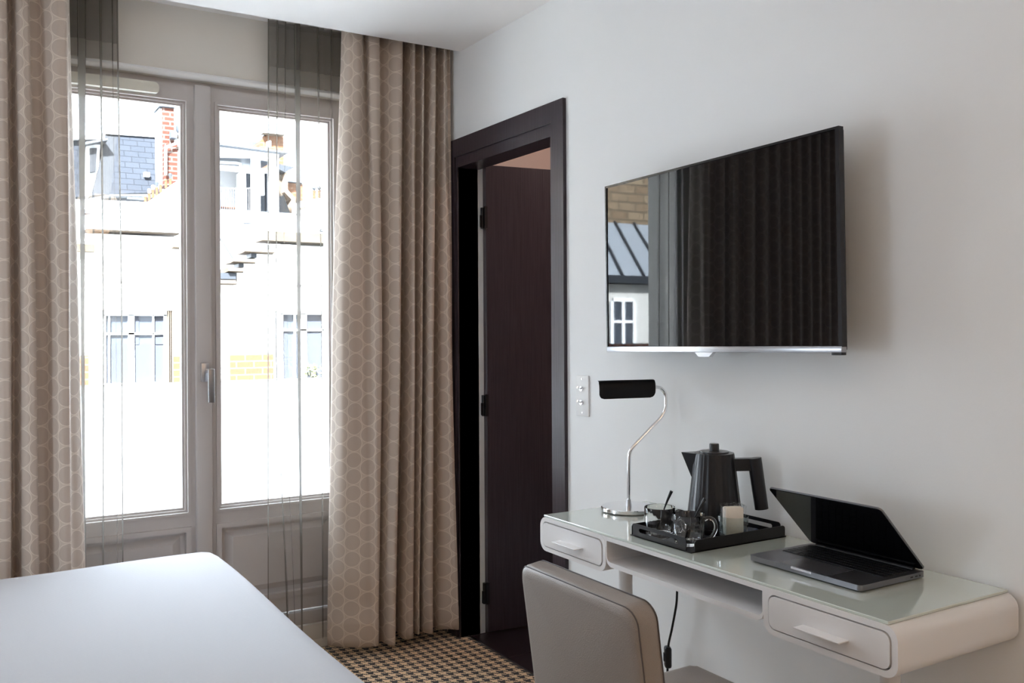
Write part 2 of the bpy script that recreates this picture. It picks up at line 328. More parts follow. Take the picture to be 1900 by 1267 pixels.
# ---- French window
WY = 3.68
win = sempty('window_1', (0.81, WY, WZ0), 'two leaf French window with white lacquered joinery')
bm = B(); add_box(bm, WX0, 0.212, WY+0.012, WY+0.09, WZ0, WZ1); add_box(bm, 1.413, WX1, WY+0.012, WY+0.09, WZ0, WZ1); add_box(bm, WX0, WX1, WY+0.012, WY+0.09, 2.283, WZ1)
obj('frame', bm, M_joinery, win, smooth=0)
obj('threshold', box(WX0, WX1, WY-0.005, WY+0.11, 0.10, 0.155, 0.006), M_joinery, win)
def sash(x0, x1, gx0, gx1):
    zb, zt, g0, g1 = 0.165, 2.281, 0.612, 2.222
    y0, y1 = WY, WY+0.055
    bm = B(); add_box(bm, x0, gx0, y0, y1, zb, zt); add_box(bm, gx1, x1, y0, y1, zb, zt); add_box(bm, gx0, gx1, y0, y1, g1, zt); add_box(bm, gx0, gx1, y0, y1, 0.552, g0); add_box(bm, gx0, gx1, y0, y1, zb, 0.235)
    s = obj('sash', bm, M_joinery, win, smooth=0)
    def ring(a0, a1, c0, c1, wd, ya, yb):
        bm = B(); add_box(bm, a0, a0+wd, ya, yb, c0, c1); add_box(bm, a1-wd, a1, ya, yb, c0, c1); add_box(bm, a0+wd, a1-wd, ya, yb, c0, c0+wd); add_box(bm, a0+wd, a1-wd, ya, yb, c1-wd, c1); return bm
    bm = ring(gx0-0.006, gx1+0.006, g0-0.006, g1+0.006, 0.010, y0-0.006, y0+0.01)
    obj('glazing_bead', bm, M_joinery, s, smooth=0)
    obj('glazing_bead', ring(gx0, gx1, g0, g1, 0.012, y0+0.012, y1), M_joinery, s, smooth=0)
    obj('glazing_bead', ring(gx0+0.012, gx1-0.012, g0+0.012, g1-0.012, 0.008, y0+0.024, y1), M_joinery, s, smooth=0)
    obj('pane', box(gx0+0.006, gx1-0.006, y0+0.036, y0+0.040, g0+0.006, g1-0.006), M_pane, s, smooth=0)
    # lower panel: sunk field with a raised centre
    p0, p1, q0, q1 = gx0, gx1, 0.235, 0.552
    bm = B(); add_box(bm, p0, p1, y0+0.022, y0+0.05, q0, q1)
    lo = [(p0+0.03, q0+0.03), (p1-0.03, q0+0.03), (p1-0.03, q1-0.03), (p0+0.03, q1-0.03)]; hi = [(p0+0.06, q0+0.055), (p1-0.06, q0+0.055), (p1-0.06, q1-0.055), (p0+0.06, q1-0.055)]
    a = [bm.verts.new((x, y0+0.022, z)) for x, z in lo]; b = [bm.verts.new((x, y0+0.008, z)) for x, z in hi]
    for i in range(4): bm.faces.new((a[i], a[(i+1) % 4], b[(i+1) % 4], b[i]))
    bm.faces.new(b)
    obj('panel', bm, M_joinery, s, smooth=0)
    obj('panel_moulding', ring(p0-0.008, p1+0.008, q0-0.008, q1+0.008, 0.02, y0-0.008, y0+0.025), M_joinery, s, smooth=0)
    return s
sash(0.212, 0.800, 0.268, 0.757)
sash(0.822, 1.413, 0.868, 1.357)
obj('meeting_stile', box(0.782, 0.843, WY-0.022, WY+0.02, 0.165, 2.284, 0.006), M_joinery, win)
h = obj('handle', box(0.815, 0.838, WY-0.082, WY-0.066, 1.045, 1.176, 0.002), mat('dark_satin_steel', (0.30, 0.30, 0.31, 1), 0.32, 1.0), win, label='square chrome lever handle')
obj('handle_plate', box(0.799, 0.829, WY-0.034, WY-0.020, 1.125, 1.197, 0.002), M_steel, h)
obj('handle_neck', tube([(0.822, WY-0.03, 1.166), (0.822, WY-0.072, 1.166)], 0.009, 14), M_steel, h)
# trickle vent on the left leaf
vent = thing('air_vent', 'ivory rounded air vent strip on the top rail of the window', 'vent', (0.45, WY-0.012, 2.237))
def pill(x0, x1, z0, z1, y0, y1, r=None, n=6):
    pts = rrect(x1-x0, z1-z0, r or (z1-z0)/2*0.98, n, (x0+x1)/2, (z0+z1)/2)
    return prism([(x, y0, z) for x, z in pts], (0, y1-y0, 0))
obj('vent_body', pill(0.225, 0.652, 2.228, 2.272, WY-0.022, WY+0.004, 0.018), M_ivory, vent)
obj('vent_lip', pill(0.235, 0.646, 2.228, 2.247, WY-0.034, WY-0.018), M_ivory, vent)

# ---- door to the bathroom
door = sempty('door_1', (XW, 3.09, 0), 'espresso wood door standing open to the bathroom')
ct = 0.014
obj('casing', prism([(XW, DY0-0.016, 0), (XW, 2.638, 0), (XW, 2.638, 2.137), (XW, DY0-0.016, 2.062)], (-ct, 0, 0)), M_wood, door, smooth=0)
obj('casing', prism([(XW, DY1+0.012, 0), (XW, 3.545, 0), (XW, 3.545, 2.137), (XW, DY1+0.012, 2.062)], (-ct, 0, 0)), M_wood, door, smooth=0)
obj('casing', prism([(XW, DY0-0.016, 2.062), (XW, 2.638, 2.137), (XW, 3.545, 2.137), (XW, DY1+0.012, 2.062)], (-ct, 0, 0)), M_wood, door, smooth=0)
obj('jamb', box(XW-0.006, XW+0.10, DY0-0.02, DY0, 0, DZ), M_wood, door, smooth=0)
obj('jamb', box(XW-0.006, XW+0.095, DY1, DY1+0.02, 0, DZ), M_wood, door, smooth=0)
obj('lintel', box(XW-0.006, XW+0.10, DY0-0.02, DY1+0.02, DZ, DZ+0.047), M_wood, door, smooth=0)
ang = math.radians(-7.7); hx, hy = 1.949, 3.438
lm = Matrix.Translation((hx, hy, 0)) @ Matrix.Rotation(ang, 4, 'Z')
leaf = obj('door_leaf', box(0.0, 0.72, -0.02, 0.02, 0.012, 2.035, 0.0015, 1), M_wood, door, smooth=0, xf=lm)
for z in (1.805, 0.992, 0.178):
    bm = tube([(hx-0.012, hy-0.006, z-0.045), (hx-0.012, hy-0.006, z+0.045)], 0.008, 12); add_box(bm, hx-0.026, hx-0.012, hy-0.012, hy-0.008, z-0.04, z+0.012); add_box(bm, hx-0.012, hx+0.002, hy-0.026, hy-0.018, z-0.045, z+0.05)
    obj('hinge', bm, M_hinge, leaf, label='black barrel hinge')
# bathroom behind
bm = B(); add_box(bm, XW+0.12, 3.7, 3.95, 4.05, 0, 2.6); add_box(bm, 3.6, 3.7, 1.6, 3.95, 0, 2.6); add_box(bm, XW+0.12, 3.7, 1.5, 1.6, 0, 2.6)
struct(obj('wall_bathroom', bm, M_bath, smooth=0), 'pale pinkish bathroom wall')
bm = box(XW+0.12, 3.7, 1.6, 3.95, 2.42, 2.55); struct(obj('ceiling_bathroom', bm, M_ceil, smooth=0), 'bathroom ceiling')
bf = struct(obj('floor_bathroom', box(1.866, 3.7, 1.6, 3.95, -0.06, -0.004), M_grout, smooth=0), 'dark tiled bathroom floor')
tm = None
for i in range(6):
    for j in range(8):
        x0 = 1.869+i*0.302; y0 = 1.632+j*0.302
        if x0 > 3.6: continue
        if tm is None:
            t = obj('tile', box(0, 0.299, 0, 0.299, -0.012, 0.0, 0.001, 1), M_tile, None, smooth=0); tm = t.data
        else:
            t = bpy.data.objects.new('tile', tm); C.objects.link(t)
        t.location = (x0, y0, 0); t.parent = bf
struct(obj('trim_3', box(1.862, 1.870, DY0, DY1, -0.01, 0.003), M_steel, smooth=0), 'thin metal strip at the carpet edge')
# bathroom lamp
bl = thing('bathroom_downlight', 'round warm downlight in the bathroom ceiling', 'lamp', (2.7, 2.9, 2.40))
obj('trim_ring', lathe([(0.05, 0), (0.062, 0.0), (0.062, 0.02), (0.05, 0.02)], (2.7, 2.9, 2.40), 24, close=True), M_white, bl)
obj('diffuser', lathe([(0, 0.008), (0.05, 0.008), (0.05, 0.018), (0, 0.018)], (2.7, 2.9, 2.40), 24), M_lampw, bl)
ld = bpy.data.lights.new('bathroom_light', 'POINT'); ld.energy = 6.5; ld.color = (1, 0.80, 0.72); ld.shadow_soft_size = 0.05
lo = bpy.data.objects.new('bathroom_light', ld); C.objects.link(lo); lo.location = (2.7, 2.9, 2.36); par(lo, bl)

# ---- invented ceiling lamps behind the camera, out of view, for warm fill
def added_ceiling_lamp(x, y, energy, label):
    r = thing('added_ceiling_lamp', label, 'lamp', (x, y, 2.51), 'added flush ceiling lamps for fill')
    obj('lamp_base', lathe([(0, 0), (0.15, 0), (0.15, -0.03), (0, -0.03)], (x, y, 2.51), 32), M_white, r)
    obj('lamp_shade', lathe([(0.14, -0.03), (0.155, -0.06), (0.13, -0.09), (0, -0.10)], (x, y, 2.51), 32), M_lampw, r)
    ld = bpy.data.lights.new('ceiling_fill_light', 'POINT'); ld.energy = energy; ld.color = (1.0, 0.62, 0.36); ld.shadow_soft_size = 0.14
    lo = bpy.data.objects.new('ceiling_fill_light', ld); C.objects.link(lo); lo.location = (x, y, 2.28); par(lo, r)
added_ceiling_lamp(0.1, 0.2, 1.2, 'added flush fill lamp with a warm white shade over the bed side')
added_ceiling_lamp(1.0, -1.0, 4.5, 'added flush fill lamp with a warm white shade by the rear wall')

# ---- invented sconces above the bed head, unseen, one lit as cool fill
def sconce(y, energy, label):
    r = thing('added_sconce', label, 'lamp', (XL, y, 1.05), 'added sconces above the bed head')
    x = XL+0.16
    obj('wall_plate', lathe([(0, 0), (0.05, 0), (0.05, 0.015), (0, 0.015)], (0, 0, 0), 24), M_chrome, r, xf=Matrix.Translation((XL, y, 1.05)) @ Matrix.Rotation(PI/2, 4, 'Y'))
    obj('arm', tube([(XL+0.01, y, 1.05), (x-0.03, y, 1.05), (x, y, 1.07), (x, y, 1.10)], 0.007, 10), M_chrome, r)
    obj('shade', lathe([(0.10, 1.06), (0.125, 1.06), (0.105, 1.28), (0.10, 1.28)], (x, y, 0), 32, close=True), M_sconce, r)
    obj('bulb', lathe([(0, 1.10), (0.02, 1.11), (0.03, 1.15), (0.02, 1.19), (0, 1.20)], (x, y, 0), 16), M_white, r)
    if energy:
        ld = bpy.data.lights.new('sconce_fill_light', 'POINT'); ld.energy = energy; ld.color = (0.78, 0.89, 1.0); ld.shadow_soft_size = 0.20
        lo = bpy.data.objects.new('sconce_fill_light', ld); C.objects.link(lo); lo.location = (x+0.34, y, 1.20); par(lo, r)
sconce(2.66, 15, 'added lit fill sconce with white shade above the bed head on the window side')
sconce(1.75, 0, 'added unlit wall sconce with white shade above the bed head away from the window')

# ---- light switch
sw = thing('light_switch', 'white double toggle switch plate beside the door casing', 'switch', (XW, 2.5425, 1.022))
obj('plate', box(XW-0.006, XW, 2.506, 2.579, 1.022, 1.162, 0.002), M_white, sw)
for z in (1.116, 1.069):
    k = obj('toggle', tube([(XW-0.004, 2.5425, z), (XW-0.012, 2.5425, z)], 0.008, 14), M_chrome, sw)
    obj('toggle_lever', tube([(XW-0.010, 2.5425, z), (XW-0.026, 2.5425, z+0.006)], 0.003, 8, rs=[0.0025, 0.0038]), M_chrome, k)
for z in (1.150, 1.034): obj('screw', tube([(XW-0.005, 2.5425, z), (XW-0.0072, 2.5425, z)], 0.003, 10), M_steel, sw)

# ================================================================ CURTAINS
def vpx(x, y, z):
    q = Vector((x, y, z))-CAM; return CY-FPX*q.dot(_U)/q.dot(_F)
def row_pts(ctrl, z, zs, xmax=9):
    """ctrl rows: [(u,y),(u,y),(u,y)] for the heights zs (top, middle, bottom)"""
    out = []
    for c in ctrl:
        if z >= zs[1]: k = (zs[0]-z)/(zs[0]-zs[1]); a, b = c[0], c[1]
        else: k = (zs[1]-z)/(zs[1]-zs[2]); a, b = c[1], c[2]
        k2 = k*k*(3-2*k)*0.5+k*0.5
        u = a[0]+(b[0]-a[0])*k2; y = a[1]+(b[1]-a[1])*k2
        v = 600
        for _ in range(3): p = ony(u, v, y); v = vpx(p.x, y, z)
        out.append(Vector((min(p.x, xmax), y, z)))
    return out
def cloth(ctrl, zs, zrows, n, xmax=9, hem=None, jitter=0.0):
    bm = B(); uvl = bm.loops.layers.uv.new('UVMap'); rows = []
    ref = spline(row_pts(ctrl, zs[1]-0.35, zs, xmax), n); arc = [0]
    for a, b in zip(ref, ref[1:]): arc.append(arc[-1]+(b-a).length)
    for z in zrows:
        pts = spline(row_pts(ctrl, z, zs, xmax), n)
        rows.append([])
        for i, p in enumerate(pts):
            q = p.copy()
            if hem and z <= hem: q.y -= 0.0022
            if jitter: q.y += jitter*math.sin(z*3.1+i*0.35)*math.sin(i*0.9+z*1.3); q.x += jitter*0.6*math.sin(z*2.3+i*0.21)
            q.x = min(q.x, xmax)
            rows[-1].append(bm.verts.new(q))
    for r in range(len(rows)-1):
        for i in range(len(rows[0])-1):
            f = bm.faces.new((rows[r][i], rows[r+1][i], rows[r+1][i+1], rows[r][i+1]))
            for l, (ii, zz) in zip(f.loops, ((i, zrows[r]), (i, zrows[r+1]), (i+1, zrows[r+1]), (i+1, zrows[r]))): l[uvl].uv = (arc[ii], zz)
    return bm
def cloth_obj(name, bm, m, thick=0.0):
    me = bpy.data.meshes.new(name); bm.to_mesh(me); bm.free()
    for p in me.polygons: p.use_smooth = True
    me.materials.append(m); o = bpy.data.objects.new(name, me); C.objects.link(o)
    if thick:
        s = o.modifiers.new('thickness', 'SOLIDIFY'); s.thickness = thick; s.offset = 0
    return o
def lerp_rows(z0, z1, n): return [z0+(z1-z0)*k/n for k in range(n+1)]
ZS = (2.56, 1.28, 0.045)
right_ctrl = [((634, 3.52), (615, 3.535), (607, 3.545)), ((650, 3.475), (640, 3.47), (628, 3.50)), ((668, 3.47), (668, 3.465), (660, 3.455)), ((677, 3.53), (686, 3.475), (688, 3.432)),
 ((686, 3.475), (700, 3.452), (699, 3.425)), ((702, 3.465), (709, 3.465), (702, 3.445)), ((702, 3.525), (706, 3.53), (698, 3.52)), ((715, 3.51), (716, 3.49), (709, 3.465)),
 ((735, 3.475), (735, 3.452), (722, 3.412)), ((746, 3.47), (743, 3.445), (732, 3.402)), ((746, 3.52), (741, 3.51), (730, 3.48)), ((747, 3.56), (744, 3.56), (735, 3.555)),
 ((757, 3.515), (753, 3.50), (745, 3.462)), ((769, 3.475), (769, 3.45), (765, 3.432)), ((769, 3.535), (768, 3.53), (764, 3.51)), ((779, 3.51), (776, 3.49), (772, 3.475)),
 ((787, 3.475), (783, 3.47), (778, 3.468)), ((787, 3.545), (782, 3.55), (776.5, 3.545)), ((797, 3.50), (792, 3.48), (785, 3.475)), ((808, 3.47), (804, 3.455), (802, 3.445)),
 ((808, 3.54), (803, 3.54), (801, 3.535)), ((818, 3.505), (818, 3.48), (815, 3.475)), ((825, 3.475), (830, 3.46), (835, 3.452)), ((829, 3.50), (836, 3.46), (848, 3.428)),
 ((838, 3.485), (838, 3.48), (850, 3.435)), ((839, 3.53), (837, 3.525), (848, 3.49))]
left_ctrl = [((-190, 3.50), (-180, 3.50), (-180, 3.50)), ((-160, 3.46), (-150, 3.455), (-150, 3.45)), ((-135, 3.465), (-125, 3.46), (-122, 3.455)), ((-133, 3.51), (-124, 3.51), (-121, 3.51)), ((-120, 3.50), (-108, 3.50), (-105, 3.50)),
 ((-95, 3.46), (-85, 3.455), (-80, 3.45)), ((-70, 3.465), (-58, 3.46), (-55, 3.455)), ((-68, 3.51), (-57, 3.51), (-54, 3.51)), ((-50, 3.50), (-38, 3.50), (-35, 3.50)),
 ((-25, 3.50), (-20, 3.49), (-20, 3.485)), ((-2, 3.462), (3, 3.455), (2, 3.45)), ((11, 3.466), (19, 3.46), (18, 3.455)), ((12, 3.51), (19, 3.51), (19, 3.51)), ((20, 3.535), (26, 3.535), (28, 3.535)), ((26, 3.50), (34, 3.50), (37, 3.50)),
 ((36, 3.465), (47, 3.455), (50, 3.442)), ((50, 3.47), (66, 3.46), (72, 3.45)), ((53, 3.51), (68, 3.505), (74, 3.505)), ((70, 3.52), (84, 3.518), (89, 3.515)), ((85, 3.49), (100, 3.48), (102, 3.475)),
 ((100, 3.46), (112, 3.455), (115, 3.445)), ((120, 3.46), (128, 3.455), (133, 3.45)), ((125, 3.49), (130, 3.485), (136, 3.475)), ((128, 3.53), (146, 3.53), (163, 3.52)), ((124, 3.55), (141, 3.552), (157, 3.55))]
ext_ = []
for k in range(9):
    u = -700+k*58
    for du, y in ((0, 3.50), (16, 3.462), (34, 3.462), (36, 3.51)): ext_.append(((u+du, y), (u+du, y-0.004), (u+du, y-0.008)))
left_ctrl = ext_+left_ctrl
zr = lerp_rows(2.56, 0.146, 26)+[0.143]+lerp_rows(0.135, 0.045, 3)
d = cloth_obj('drape_curtain', cloth(right_ctrl, ZS, zr, 7, 1.811, 0.144, 0.0018), M_drape, 0.002)
tag(d, 'taupe drape curtain with woven circles hanging beside the dark door', 'curtain', 'lined drapes at the window')
d = cloth_obj('drape_curtain', cloth(left_ctrl, ZS, zr, 7, 9, 0.144, 0.0018), M_drape, 0.002)
tag(d, 'taupe drape curtain with woven circles hanging behind the bed', 'curtain', 'lined drapes at the window')
sr = [((497, 3.600), (497, 3.600), (497, 3.600)), ((506, 3.590), (504, 3.592), (506, 3.592)), ((516, 3.594), (513, 3.594), (536, 3.592)), ((513, 3.604), (511, 3.604), (533, 3.606)), ((523, 3.594), (520, 3.594), (540, 3.596)), ((531, 3.592), (527, 3.592), (548, 3.592)), ((529, 3.604), (525.5, 3.604), (547, 3.604)),
 ((540, 3.596), (538, 3.596), (553, 3.596)), ((557, 3.588), (560, 3.588), (562, 3.588)), ((546, 3.606), (550, 3.606), (559, 3.606)), ((566, 3.598), (570, 3.598), (570, 3.598)), ((578, 3.590), (582, 3.590), (584, 3.590)), ((591, 3.594), (598, 3.594), (600, 3.594)), ((588, 3.606), (596, 3.606), (598, 3.606)),
 ((600, 3.594), (606, 3.594), (608, 3.594)), ((603, 3.604), (609, 3.604), (611, 3.604)), ((616, 3.590), (618, 3.590), (620, 3.590)), ((613, 3.606), (616, 3.606), (618, 3.606)), ((628, 3.594), (630, 3.594), (632, 3.594)), ((640, 3.600), (645, 3.600), (650, 3.600)), ((655, 3.592), (660, 3.592), (665, 3.592)), ((690, 3.600), (690, 3.600), (690, 3.600))]
sl = [((60, 3.600), (70, 3.600), (70, 3.600)), ((90, 3.590), (100, 3.590), (100, 3.590)), ((120, 3.602), (125, 3.602), (125, 3.602)), ((140, 3.592), (145, 3.592), (150, 3.592)), ((160, 3.588), (158, 3.588), (161, 3.588)), ((143, 3.606), (149, 3.606), (157, 3.606)), ((172, 3.598), (175, 3.598), (175, 3.598)),
 ((188, 3.590), (194, 3.590), (192, 3.590)), ((184, 3.604), (190, 3.604), (190, 3.604)), ((200, 3.596), (204, 3.596), (206, 3.596)), ((209, 3.592), (216, 3.592), (219, 3.592)), ((207, 3.602), (215, 3.602), (218, 3.602)), ((214, 3.594), (223, 3.594), (226, 3.594)), ((218.5, 3.592), (227, 3.592), (229.5, 3.592)), ((216, 3.600), (225, 3.600), (228, 3.600))]
zs2 = lerp_rows(2.562, 0.06, 24)
def sheer(ctrl, label, pleats):
    o = cloth_obj('sheer_curtain', cloth(ctrl, (2.562, 1.28, 0.06), zs2, 6, jitter=0.0008), M_sheer); tag(o, label, 'curtain', 'voile sheers at the window')
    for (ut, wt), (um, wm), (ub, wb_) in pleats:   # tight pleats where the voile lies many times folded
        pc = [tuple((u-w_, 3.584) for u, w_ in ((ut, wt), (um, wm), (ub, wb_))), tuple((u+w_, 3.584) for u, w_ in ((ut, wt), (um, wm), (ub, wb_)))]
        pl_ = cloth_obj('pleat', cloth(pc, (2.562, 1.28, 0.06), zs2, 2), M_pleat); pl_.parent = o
    for dy, zb_ in ((-0.007, 2.375), (0.007, 2.315)):  # extra dark layers imitate the shaded wall behind the top of the sheer
        hb = cloth_obj('shade_band', cloth([tuple((u, y+dy) for u, y in c) for c in ctrl], (2.562, 1.28, 0.06), lerp_rows(2.563, zb_, 6), 6, jitter=0.0008), M_shade_band); hb.parent = o
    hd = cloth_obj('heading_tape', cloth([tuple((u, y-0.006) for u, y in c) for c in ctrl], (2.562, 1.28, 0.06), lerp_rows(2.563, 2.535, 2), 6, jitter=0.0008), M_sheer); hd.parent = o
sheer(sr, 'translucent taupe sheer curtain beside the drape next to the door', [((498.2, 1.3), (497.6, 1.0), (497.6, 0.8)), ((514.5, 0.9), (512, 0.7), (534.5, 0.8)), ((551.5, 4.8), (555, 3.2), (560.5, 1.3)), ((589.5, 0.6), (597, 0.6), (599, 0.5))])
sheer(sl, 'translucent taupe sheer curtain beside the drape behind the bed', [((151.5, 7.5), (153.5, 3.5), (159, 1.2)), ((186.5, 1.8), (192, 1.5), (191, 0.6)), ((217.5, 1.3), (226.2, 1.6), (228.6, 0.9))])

# ================================================================ TELEVISION
TVW, TVH = 0.905, 0.52
tc_, ta, tt, trr = Vector((1.728, 1.834, 1.516)), math.radians(-1.086), math.radians(-0.101), math.radians(0.845)
e0 = Vector((math.sin(ta), -math.cos(ta), 0)); n0 = Vector((-math.cos(ta), -math.sin(ta), 0)); u0 = Vector((0, 0, 1))*math.cos(tt)+n0*math.sin(tt)
e2 = e0*math.cos(trr)+u0*math.sin(trr); u2 = u0*math.cos(trr)-e0*math.sin(trr); n2 = e2.cross(u2)
TM = Matrix(((e2.x, n2.x, u2.x, tc_.x), (e2.y, n2.y, u2.y, tc_.y), (e2.z, n2.z, u2.z, tc_.z), (0, 0, 0, 1)))   # local x right, y out of the screen, z up
if n2.dot(n0) < 0: raise RuntimeError('tv frame')
tv = thing('television', 'large black flat screen television with silver lower edge mounted on the wall', 'television', (tc_.x, tc_.y, tc_.z-TVH/2))
W2, H2 = TVW/2, TVH/2
def tvo(name, bm, m, parent=tv, **k): return obj(name, bm, m, parent, xf=TM, **k)
tvo('back_shell', box(-W2+0.004, W2-0.004, -0.022, -0.002, -H2+0.006, H2-0.004, 0.003), M_blackp)
tvo('rear_housing', box(-0.28, 0.28, -0.046, -0.02, -0.20, 0.06, 0.01), M_blackp)
tvo('screen', box(-W2+0.006, W2-0.010, -0.004, -0.0005, -H2+0.017, H2-0.006), M_screen, smooth=0)
bm = B(); add_box(bm, -W2, -W2+0.006, -0.012, 0.002, -H2, H2); add_box(bm, W2-0.010, W2, -0.014, 0.002, -H2+0.014, H2); add_box(bm, -W2+0.006, W2-0.01, -0.012, 0.002, H2-0.006, H2)
tvo('bezel', bm, mat('tv_bezel', rgb(30, 30, 34), 0.22), smooth=0)
tvo('lower_trim', box(-W2+0.002, W2, -0.014, 0.004, -H2, -H2+0.016, 0.002), mat('satin_silver', (0.46, 0.46, 0.48, 1), 0.28, 1.0))
tvo('sensor_hump', prism([(-0.045+0.03*0, -0.010, -H2), (-0.03, -0.010, -H2-0.012), (0.012, -0.010, -H2-0.012), (0.027, -0.010, -H2)], (0, 0.012, 0)), M_steel)
tvo('corner_foot', box(W2-0.03, W2, -0.012, 0.004, -H2-0.005, -H2+0.002, 0.001), M_blackp)
bm = B(); add_box(bm, -0.12, 0.12, -0.056, -0.046, -0.14, 0.02); add_box(bm, -0.05, 0.05, -0.092, -0.056, -0.10, -0.04)
tvo('wall_bracket', bm, M_black, smooth=0)

# ================================================================ DESK
ZG = 0.785; DX0, DX1 = 1.438, 1.822; DYL, DYR = 2.216, 1.037
ZT, ZB = 0.779, 0.682
desk = thing('desk', 'white lacquered writing desk with rounded ends and two drawers against the wall', 'desk', ((DX0+DX1)/2, (DYL+DYR)/2, 0))
def ring_prism(outer, inner, x0, x1):
    """hollow tube of section outer/inner (y,z) along x, both with the same point count"""
    bm = B(); n = len(outer)
    A = [[bm.verts.new((x, y, z)) for y, z in sec] for x in (x0, x1) for sec in (outer, inner)]
    oa, ia, ob, ib = A
    for i in range(n):
        j = (i+1) % n
        bm.faces.new((oa[i], oa[j], ia[j], ia[i])); bm.faces.new((ob[i], ib[i], ib[j], ob[j])); bm.faces.new((oa[i], ob[i], ob[j], oa[j])); bm.faces.new((ia[i], ia[j], ib[j], ib[i]))
    return bm
def drawer_box(y0, y1):
    cyy, w_ = (y0+y1)/2, y1-y0
    return ring_prism(rrect(w_, ZT-ZB, 0.028, 6, cyy, (ZT+ZB)/2), rrect(w_-0.026, ZT-ZB-0.024, 0.018, 6, cyy, (ZT+ZB)/2), DX0, DX1)
for y0, y1 in ((1.903, DYL), (DYR, 1.357)):
    obj('drawer_case', drawer_box(y0, y1), M_lacq, desk)
    cyy, w_ = (y0+y1)/2, y1-y0-0.032
    pts = rrect(w_, ZT-ZB-0.030, 0.016, 6, cyy, (ZT+ZB)/2)
    dr = obj('drawer', prism([(DX0-0.0015, y, z) for y, z in pts], (0.35, 0, 0)), M_lacq, desk)
    obj('drawer_pull', box(DX0-0.030, DX0, cyy-0.055, cyy+0.055, 0.7245, 0.7275, 0.0008, 1), M_lacq, dr)
obj('top_board', box(DX0+0.0006, DX1-0.001, 1.335, 1.925, 0.768, ZT-0.0003), M_lacq, desk, smooth=0)
bm = B(); pts = [(1.903, 0.768), (1.903, 0.722), (1.897, 0.709), (1.884, 0.702), (1.376, 0.702), (1.363, 0.709), (1.357, 0.722), (1.357, 0.768), (1.361, 0.768), (1.361, 0.724), (1.366, 0.717), (1.375, 0.714), (1.885, 0.714), (1.894, 0.717), (1.899, 0.724), (1.899, 0.768)]
obj('open_shelf', prism([(DX0+0.0010, y, z) for y, z in pts], (DX1-DX0-0.002, 0, 0)), M_lacq, desk)
for ya, yb in ((1.9002, 1.914), (1.346, 1.3598)): obj('divider', box(DX0+0.0003, DX1-0.003, ya, yb, 0.7515, 0.7784), M_lacq, desk, smooth=0)
obj('back_panel', box(DX1-0.012, DX1-0.002, 1.36, 1.90, 0.714, 0.768), M_lacq, desk, smooth=0)
tg = obj('glass_top', box(1.4395, 1.8215, 1.0575, 2.1995, ZT, ZG, 0.0012, 1), M_topglass, desk, smooth=0, label='green tinted glass top')
for (x, y) in ((1.60, 2.025), (1.60, 1.172)):
    obj('leg', lathe([(0, 0), (0.024, 0), (0.024, 0.006), (0.0195, 0.01), (0.0195, ZB+0.01), (0, ZB+0.01)], (x, y, 0), 24), M_lacq, desk)
    # splayed foot plates so the single columns stand
    obj('foot', box(x-0.16, x+0.16, y-0.03, y+0.03, 0, 0.012, 0.003), M_lacq, desk)

# ================================================================ LAMP
LX, LY = 1.68, 2.11
lamp = thing('desk_lamp', 'chrome desk lamp with bent stem and black bar shade', 'lamp', (LX, LY, ZG))
LD = Vector((0.978, -0.208, 0)); LN = Vector((-0.208, -0.978, 0)).normalized(); L0 = Vector((LX, LY, ZG))
def LP(u, v): return onpl(u, v, L0, LN)
obj('base', lathe([(0, 0.002), (0.079, 0.002), (0.081, 0.004), (0.081, 0.012), (0.079, 0.014), (0, 0.014)], L0, 48), M_chrome, lamp)
for k in range(3):
    a = k*2*PI/3+0.9; obj('foot_pad', lathe([(0, 0), (0.006, 0), (0.006, 0.003), (0, 0.003)], L0+Vector((0.06*math.cos(a), 0.06*math.sin(a), 0)), 12), M_blackp, lamp)
stem = [L0+Vector((0, 0, 0.012)), LP(1167, 900), LP(1167, 860), LP(1168.5, 840), LP(1176, 828), LP(1192, 811), LP(1210, 792), LP(1226, 775), LP(1234, 761), LP(1235.5, 745), LP(1234, 730), LP(1226, 720), LP(1214, 718), LP(1205, 718.5)]
obj('stem', tube(spline(stem, 6), 0.0052, 14), M_chrome, lamp)
obj('stem_collar', lathe([(0, 0.013), (0.0085, 0.013), (0.0065, 0.034), (0, 0.034)], L0, 20), M_steel, lamp)
# half round shade along LD
sa, sb = LP(1107.5, 718), LP(1211.5, 718)
ctr = (sa+sb)/2; SL = (sb-sa).length; R_ = 0.030
bm = B(); grid = []
nS = 24
ztop = LP(1160, 705).z-ctr.z; zbot = LP(1160, 738.5).z-ctr.z
HS = ztop-zbot
prof = [(-0.010, -0.22), (-0.0105, -0.10), (-0.008, -0.02), (-0.004, 0.0), (0.002, 0.0), (0.008, -0.012), (0.0125, -0.06), (0.0155, -0.20), (0.0168, -0.42), (0.0165, -0.60), (0.0155, -0.76), (0.0145, -0.88), (0.0138, -0.95), (0.0135, -1.0)]
for q, zf in prof:
    row = []
    rem = (1+zf)*HS if q > -0.002 else HS
    rc = 0.017
    cut = rc-math.sqrt(max(0, rc*rc-(rc-rem)**2)) if rem < rc else 0.0
    for i in range(nS+1):
        bk_ = 0.0055 if q < -0.002 else 0.0
        row.append(bm.verts.new(ctr+LD*((i/nS-0.5)*2*(SL/2-cut-bk_)+bk_)+LN*q+Vector((0, 0, ztop+zf*HS))))
    grid.append(row)
for j in range(len(prof)-1):
    for i in range(nS): bm.faces.new((grid[j][i], grid[j+1][i], grid[j+1][i+1], grid[j][i+1]))
bmesh.ops.solidify(bm, geom=bm.faces[:], thickness=0.002)
obj('shade', bm, M_black, lamp, smooth=40)
